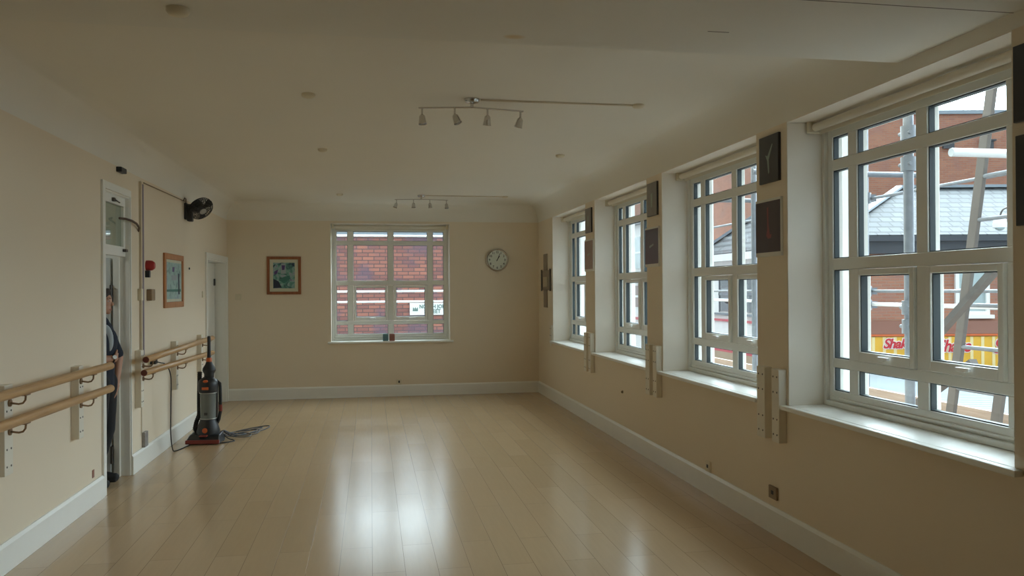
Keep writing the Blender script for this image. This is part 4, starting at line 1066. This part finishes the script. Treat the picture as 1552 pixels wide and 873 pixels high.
Cc = thing('balcony_building', 'white street building with black iron balcony seen through the third window', 'building', (13, 33.5, -3.6))
m = MB(); m.box(0, 1.5, 0, 25, 0, 4.95 + g); m.build('wall', M['render'], Cc)
m = MB(); m.box(.0, 1.5, 0, 25, 4.95 + g, 7.0 + g); m.build('brick_storey', M['brickD'], Cc)
m = MB(); m.box(-.18, 0, 0, 25, 4.80 + g, 5.0 + g); m.build('cornice', M['galv'], Cc)
for y in (4.3, 8.2, 12.1, 16.0):
    for z0, z1, mm in ((.75, 1.80, 'brownpane'), (2.65, 4.2, 'pane')):
        m = MB(); m.box(-.03, .03, y - .45, y + .45, z0 + g, z1 + g); f = m.build('window', M[mm], Cc)
        m = MB(); m.box(-.05, -.03, y - .5, y + .5, (z0 + z1) / 2 - .05 + g, (z0 + z1) / 2 + .05 + g); m.build('window_bar', M['signwhite'], f)
    m = MB(); m.box(-.5, 0, y - .7, y + .7, 2.30 + g, 2.38 + g); b_ = m.build('balcony', M['render'], Cc)
    m = MB()
    for k in range(15): m.cyl((-.47, y - .68 + k * .097, 2.38 + g), (-.47, y - .68 + k * .097, 3.1 + g), .014, 6)
    for zz in (2.45, 2.75, 3.1): m.bar((-.47, y - .7, zz + g), (-.47, y + .7, zz + g), .035, .035)
    for k in range(4): m.torus((-.47, y - .5 + k * .34, 2.92 + g), (1, 0, 0), .13, .016, 14, 5)
    m.build('balcony_railing', M['gutter'], b_)
for z0, z1 in ((.13, .25), (-.55, -.25)):
    m = MB(); m.box(-.06, 0, 0, 25, z0 + g, z1 + g); m.build('red_stripe', M['pinkred'], Cc)

# brick building across the side street, seen through the back window, with its street sign
E_ = thing('brick_wall_building', 'worn red brick building facing the back wall window', 'building', (-3.0, 20, -3.6))
m = MB(); m.box(-8, 7.1, 0, 5, 0, 3.42 + g); m.build('wall', M['brickE'], E_)
m = MB(); m.box(-8.1, 7.2, -.10, 5.1, 3.42 + g, 3.52 + g); m.build('coping', M['lead'], E_)
m = MB(); m.box(-8, 7.1, -.05, 0, 2.98 + g, 3.10 + g); m.build('string_course', M['lead'], E_)
N_ = thing('street_sign', 'white street name sign on the brick wall outside the back window', 'sign', (.952, 19.97, 1.02))
m = MB(); m.box(0, 1.02, -.005, .02, 0, .30); m.build('sign_plate', M['signwhite'], N_)
m = MB()
for k, h in enumerate((.07, .05, .075, .05, .07)): m.box(.075 + .026 * k, .093 + .026 * k, -.009, -.005, .115, .115 + h)
m.box(.07, .20, -.009, -.005, .10, .118); m.build('emblem', M['signgreen'], N_)
text('lettering', 'NORTH JOHN', .135, M['signgreen'], N_, face_minus_y(.605, -.008, .205), .002, 0, .002, sx=.86)
text('lettering', 'STREET', .135, M['signgreen'], N_, face_minus_y(.560, -.008, .085), .002, 0, .002, sx=.90, spacing=1.05)

# ----------------------------------------------------------------- scaffolding
Sc = thing('scaffold', 'grey tube scaffolding standing against the street windows', 'scaffold', (3.85, 4.6, -3.6))
def part(nm, mm, build, smooth=True):
    m = MB(); build(m); bmesh.ops.translate(m.bm, verts=m.bm.verts[:], vec=(-3.85, -4.6, g)); return m.build(nm, M[mm], Sc, smooth=smooth)
STD = [(3.4, 4.60, .031), (4.3, 6.39, .025), (3.4, 6.70, .025), (4.3, 8.33, .025), (3.4, 8.85, .025), (4.3, 10.6, .025), (3.4, 2.3, .025), (4.3, 3.2, .025)]
for x, y, r in STD: part('standard', 'galv', lambda m: m.cyl((x, y, -3.6), (x, y, 5.2), r, 16))
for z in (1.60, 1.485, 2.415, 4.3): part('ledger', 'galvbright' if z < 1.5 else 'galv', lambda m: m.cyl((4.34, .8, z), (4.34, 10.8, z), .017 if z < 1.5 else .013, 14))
part('ledger', 'galv', lambda m: m.cyl((3.34, .8, .46), (3.34, 10.8, .46), .0242, 14))
for y, z, b_ in ((3.97, 2.385, 1), (6.32, 2.62, 0), (8.4, 2.62, 0), (10.66, 2.62, 0), (4.66, .42, 0), (6.45, .42, 0), (8.4, .42, 0)):
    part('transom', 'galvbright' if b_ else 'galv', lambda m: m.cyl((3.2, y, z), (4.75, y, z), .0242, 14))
def coupler(x, y, z, r=.045):
    def f(m):
        m.cyl((x, y, z - .045), (x, y, z + .045), r, 14); m.box(x + .01, x + .085, y - .03, y + .03, z - .03, z + .03); m.cyl((x - .02, y - .05, z), (x - .02, y + .06, z), .012, 8)
    part('coupler', 'galv', f)
for z in (2.62, 2.42, 1.78, 1.50, 1.38, .46): coupler(3.4, 4.60, z, .046)
for z in (2.42, 1.60, 1.48): coupler(4.3, 6.39, z)
part('cross_brace', 'brace', lambda m: m.bar((3.62, 4.70, 1.26), (3.62, 3.55, 2.22), .05, .04), False)
part('cross_brace', 'brace', lambda m: m.bar((4.2, 6.1, .40), (4.2, 5.0, 1.10), .06, .045), False)
part('toe_board', 'plank', lambda m: m.box(4.22, 4.26, .8, 10.8, .545, .768), False)
for k in range(4): part('scaffold_board', 'plank', lambda m: m.box(3.36 + .215 * k, 3.565 + .215 * k, .8, 10.8, .50, .54), False)
Ld = thing('scaffold_ladder', 'grey ladder leaning up the scaffolding outside the nearest window', 'ladder', (3.9, 4.62, .55))
for dy in (0, -.40):
    m = MB(); m.bar((-.02, .255 + dy, -.01), (.05, -.16 + dy, 2.75), .030, .072, (0, 1, 0)); m.build('stile', M['brace'], Ld, bevel=.004)
for k in range(9):
    z = .12 + .28 * k; y = .255 - .415 * (z + .01) / 2.76
    m = MB(); m.cyl((-.02 + .07 * z / 2.76, y, z), (-.02 + .07 * z / 2.76, y - .40, z), .014, 10); m.build('rung', M['galv'], Ld, smooth=True)
Sb = thing('back_scaffold', 'grey scaffold guard rails outside the back wall window', 'scaffold', (0.3, 13.5, -3.6))
for z in (2.545, 1.618, 1.445, .80):
    m = MB(); m.cyl((-2.6, 0, z + g), (2.4, 0, z + g), .017, 14); m.build('ledger', M['galvbright'], Sb, smooth=True)
for x in (-2.0, 1.9):
    m = MB(); m.cyl((x, -.05, 0), (x, -.05, 4.6 + g), .0242, 14); m.build('standard', M['galv'], Sb, smooth=True)

# ----------------------------------------------------------------- sky: bright overcast, brightest where the sun stands behind the cloud
W = bpy.data.worlds.new('overcast_sky'); SC.world = W; W.use_nodes = True
nt = W.node_tree; N = nt.nodes; Lk = nt.links
bg = N['Background']
tc = N.new('ShaderNodeTexCoord')
def dotn(v):
    d = N.new('ShaderNodeVectorMath'); d.operation = 'DOT_PRODUCT'; Lk.new(tc.outputs['Generated'], d.inputs[0]); d.inputs[1].default_value = Vector(v).normalized(); return d.outputs['Value']
def mth(op, a, b=None, c=None):
    n = N.new('ShaderNodeMath'); n.operation = op
    for i, v in enumerate((a, b, c)):
        if v is None: continue
        if isinstance(v, (int, float)): n.inputs[i].default_value = v
        else: Lk.new(v, n.inputs[i])
    return n.outputs[0]
sun = mth('POWER', mth('MAXIMUM', mth('MULTIPLY_ADD', dotn((.68, .58, .48)), .5, .5), 0.0), 6.0)
zen = mth('MAXIMUM', dotn((0, 0, 1)), 0.0)
no = N.new('ShaderNodeTexNoise'); no.inputs['Scale'].default_value = 2.2; no.inputs['Detail'].default_value = 5; Lk.new(tc.outputs['Generated'], no.inputs['Vector'])
cl = mth('MULTIPLY_ADD', no.outputs['Fac'], .5, .75)
st = mth('MULTIPLY', mth('ADD', mth('MULTIPLY_ADD', zen, .35, .62), mth('MULTIPLY', sun, SUNLOBE)), cl)
bg.inputs[0].default_value = (0.85, 0.985, 1.08, 1)
Lk.new(mth('MULTIPLY', st, SKY), bg.inputs[1])

# sampling portals in the window openings (they guide daylight sampling and give no light themselves)
def portal(loc, rot, sx, sy):
    l = bpy.data.lights.new('window_portal', 'AREA'); l.shape = 'RECTANGLE'; l.size = sx; l.size_y = sy; l.cycles.is_portal = True
    o = bpy.data.objects.new('window_portal', l); COL.objects.link(o); o.location = loc; o.rotation_euler = rot
for a, b in WIN: portal((XR + .30, (a + b) / 2, (SILL + HEAD) / 2), (0, PI / 2, 0), H, WW)
portal(((BW0 + BW1) / 2, YB + .30, (BSILL + BHEAD) / 2), (-PI / 2, 0, 0), BW1 - BW0, BHEAD - BSILL)

# unseen area lamp added to brighten the hall, in place of its daylight
hl = bpy.data.lights.new('hall_fill', 'AREA'); hl.shape = 'DISK'; hl.size = .35; hl.energy = HALL; hl.color = (.95, 1.0, .95)
ho = bpy.data.objects.new('hall_fill', hl); COL.objects.link(ho); ho.location = (-3.25, 6.7, 2.70)

# ----------------------------------------------------------------- camera
cam = bpy.data.cameras.new('camera'); co = bpy.data.objects.new('camera', cam); COL.objects.link(co)
cam.sensor_width = 36; cam.lens = 1210.95 / 1552 * 36; cam.clip_start = .05; cam.clip_end = 300
pi_, ro = .0024, -.0061
F = Vector((math.sin(YAW) * math.cos(pi_), math.cos(YAW) * math.cos(pi_), math.sin(pi_)))
R0_ = Vector((math.cos(YAW), -math.sin(YAW), 0)); U0 = R0_.cross(F)
Rr = R0_ * math.cos(ro) + U0 * math.sin(ro); Ur = U0 * math.cos(ro) - R0_ * math.sin(ro)
mw = Matrix((Rr, Ur, -F)).transposed().to_4x4(); mw.translation = (0, 0, 1.63)
co.matrix_world = mw
SC.camera = co

SC.view_settings.view_transform = 'Standard'; SC.view_settings.look = 'None'
SC.view_settings.gamma = 1.0; SC.view_settings.use_curve_mapping = False
SC.view_settings.exposure = EXPO
cy = SC.cycles
cy.max_bounces = 14; cy.diffuse_bounces = 10; cy.glossy_bounces = 5; cy.transparent_max_bounces = 16; cy.transmission_bounces = 6
cy.caustics_reflective = False; cy.caustics_refractive = False; cy.sample_clamp_indirect = 8
cy.use_denoising = True
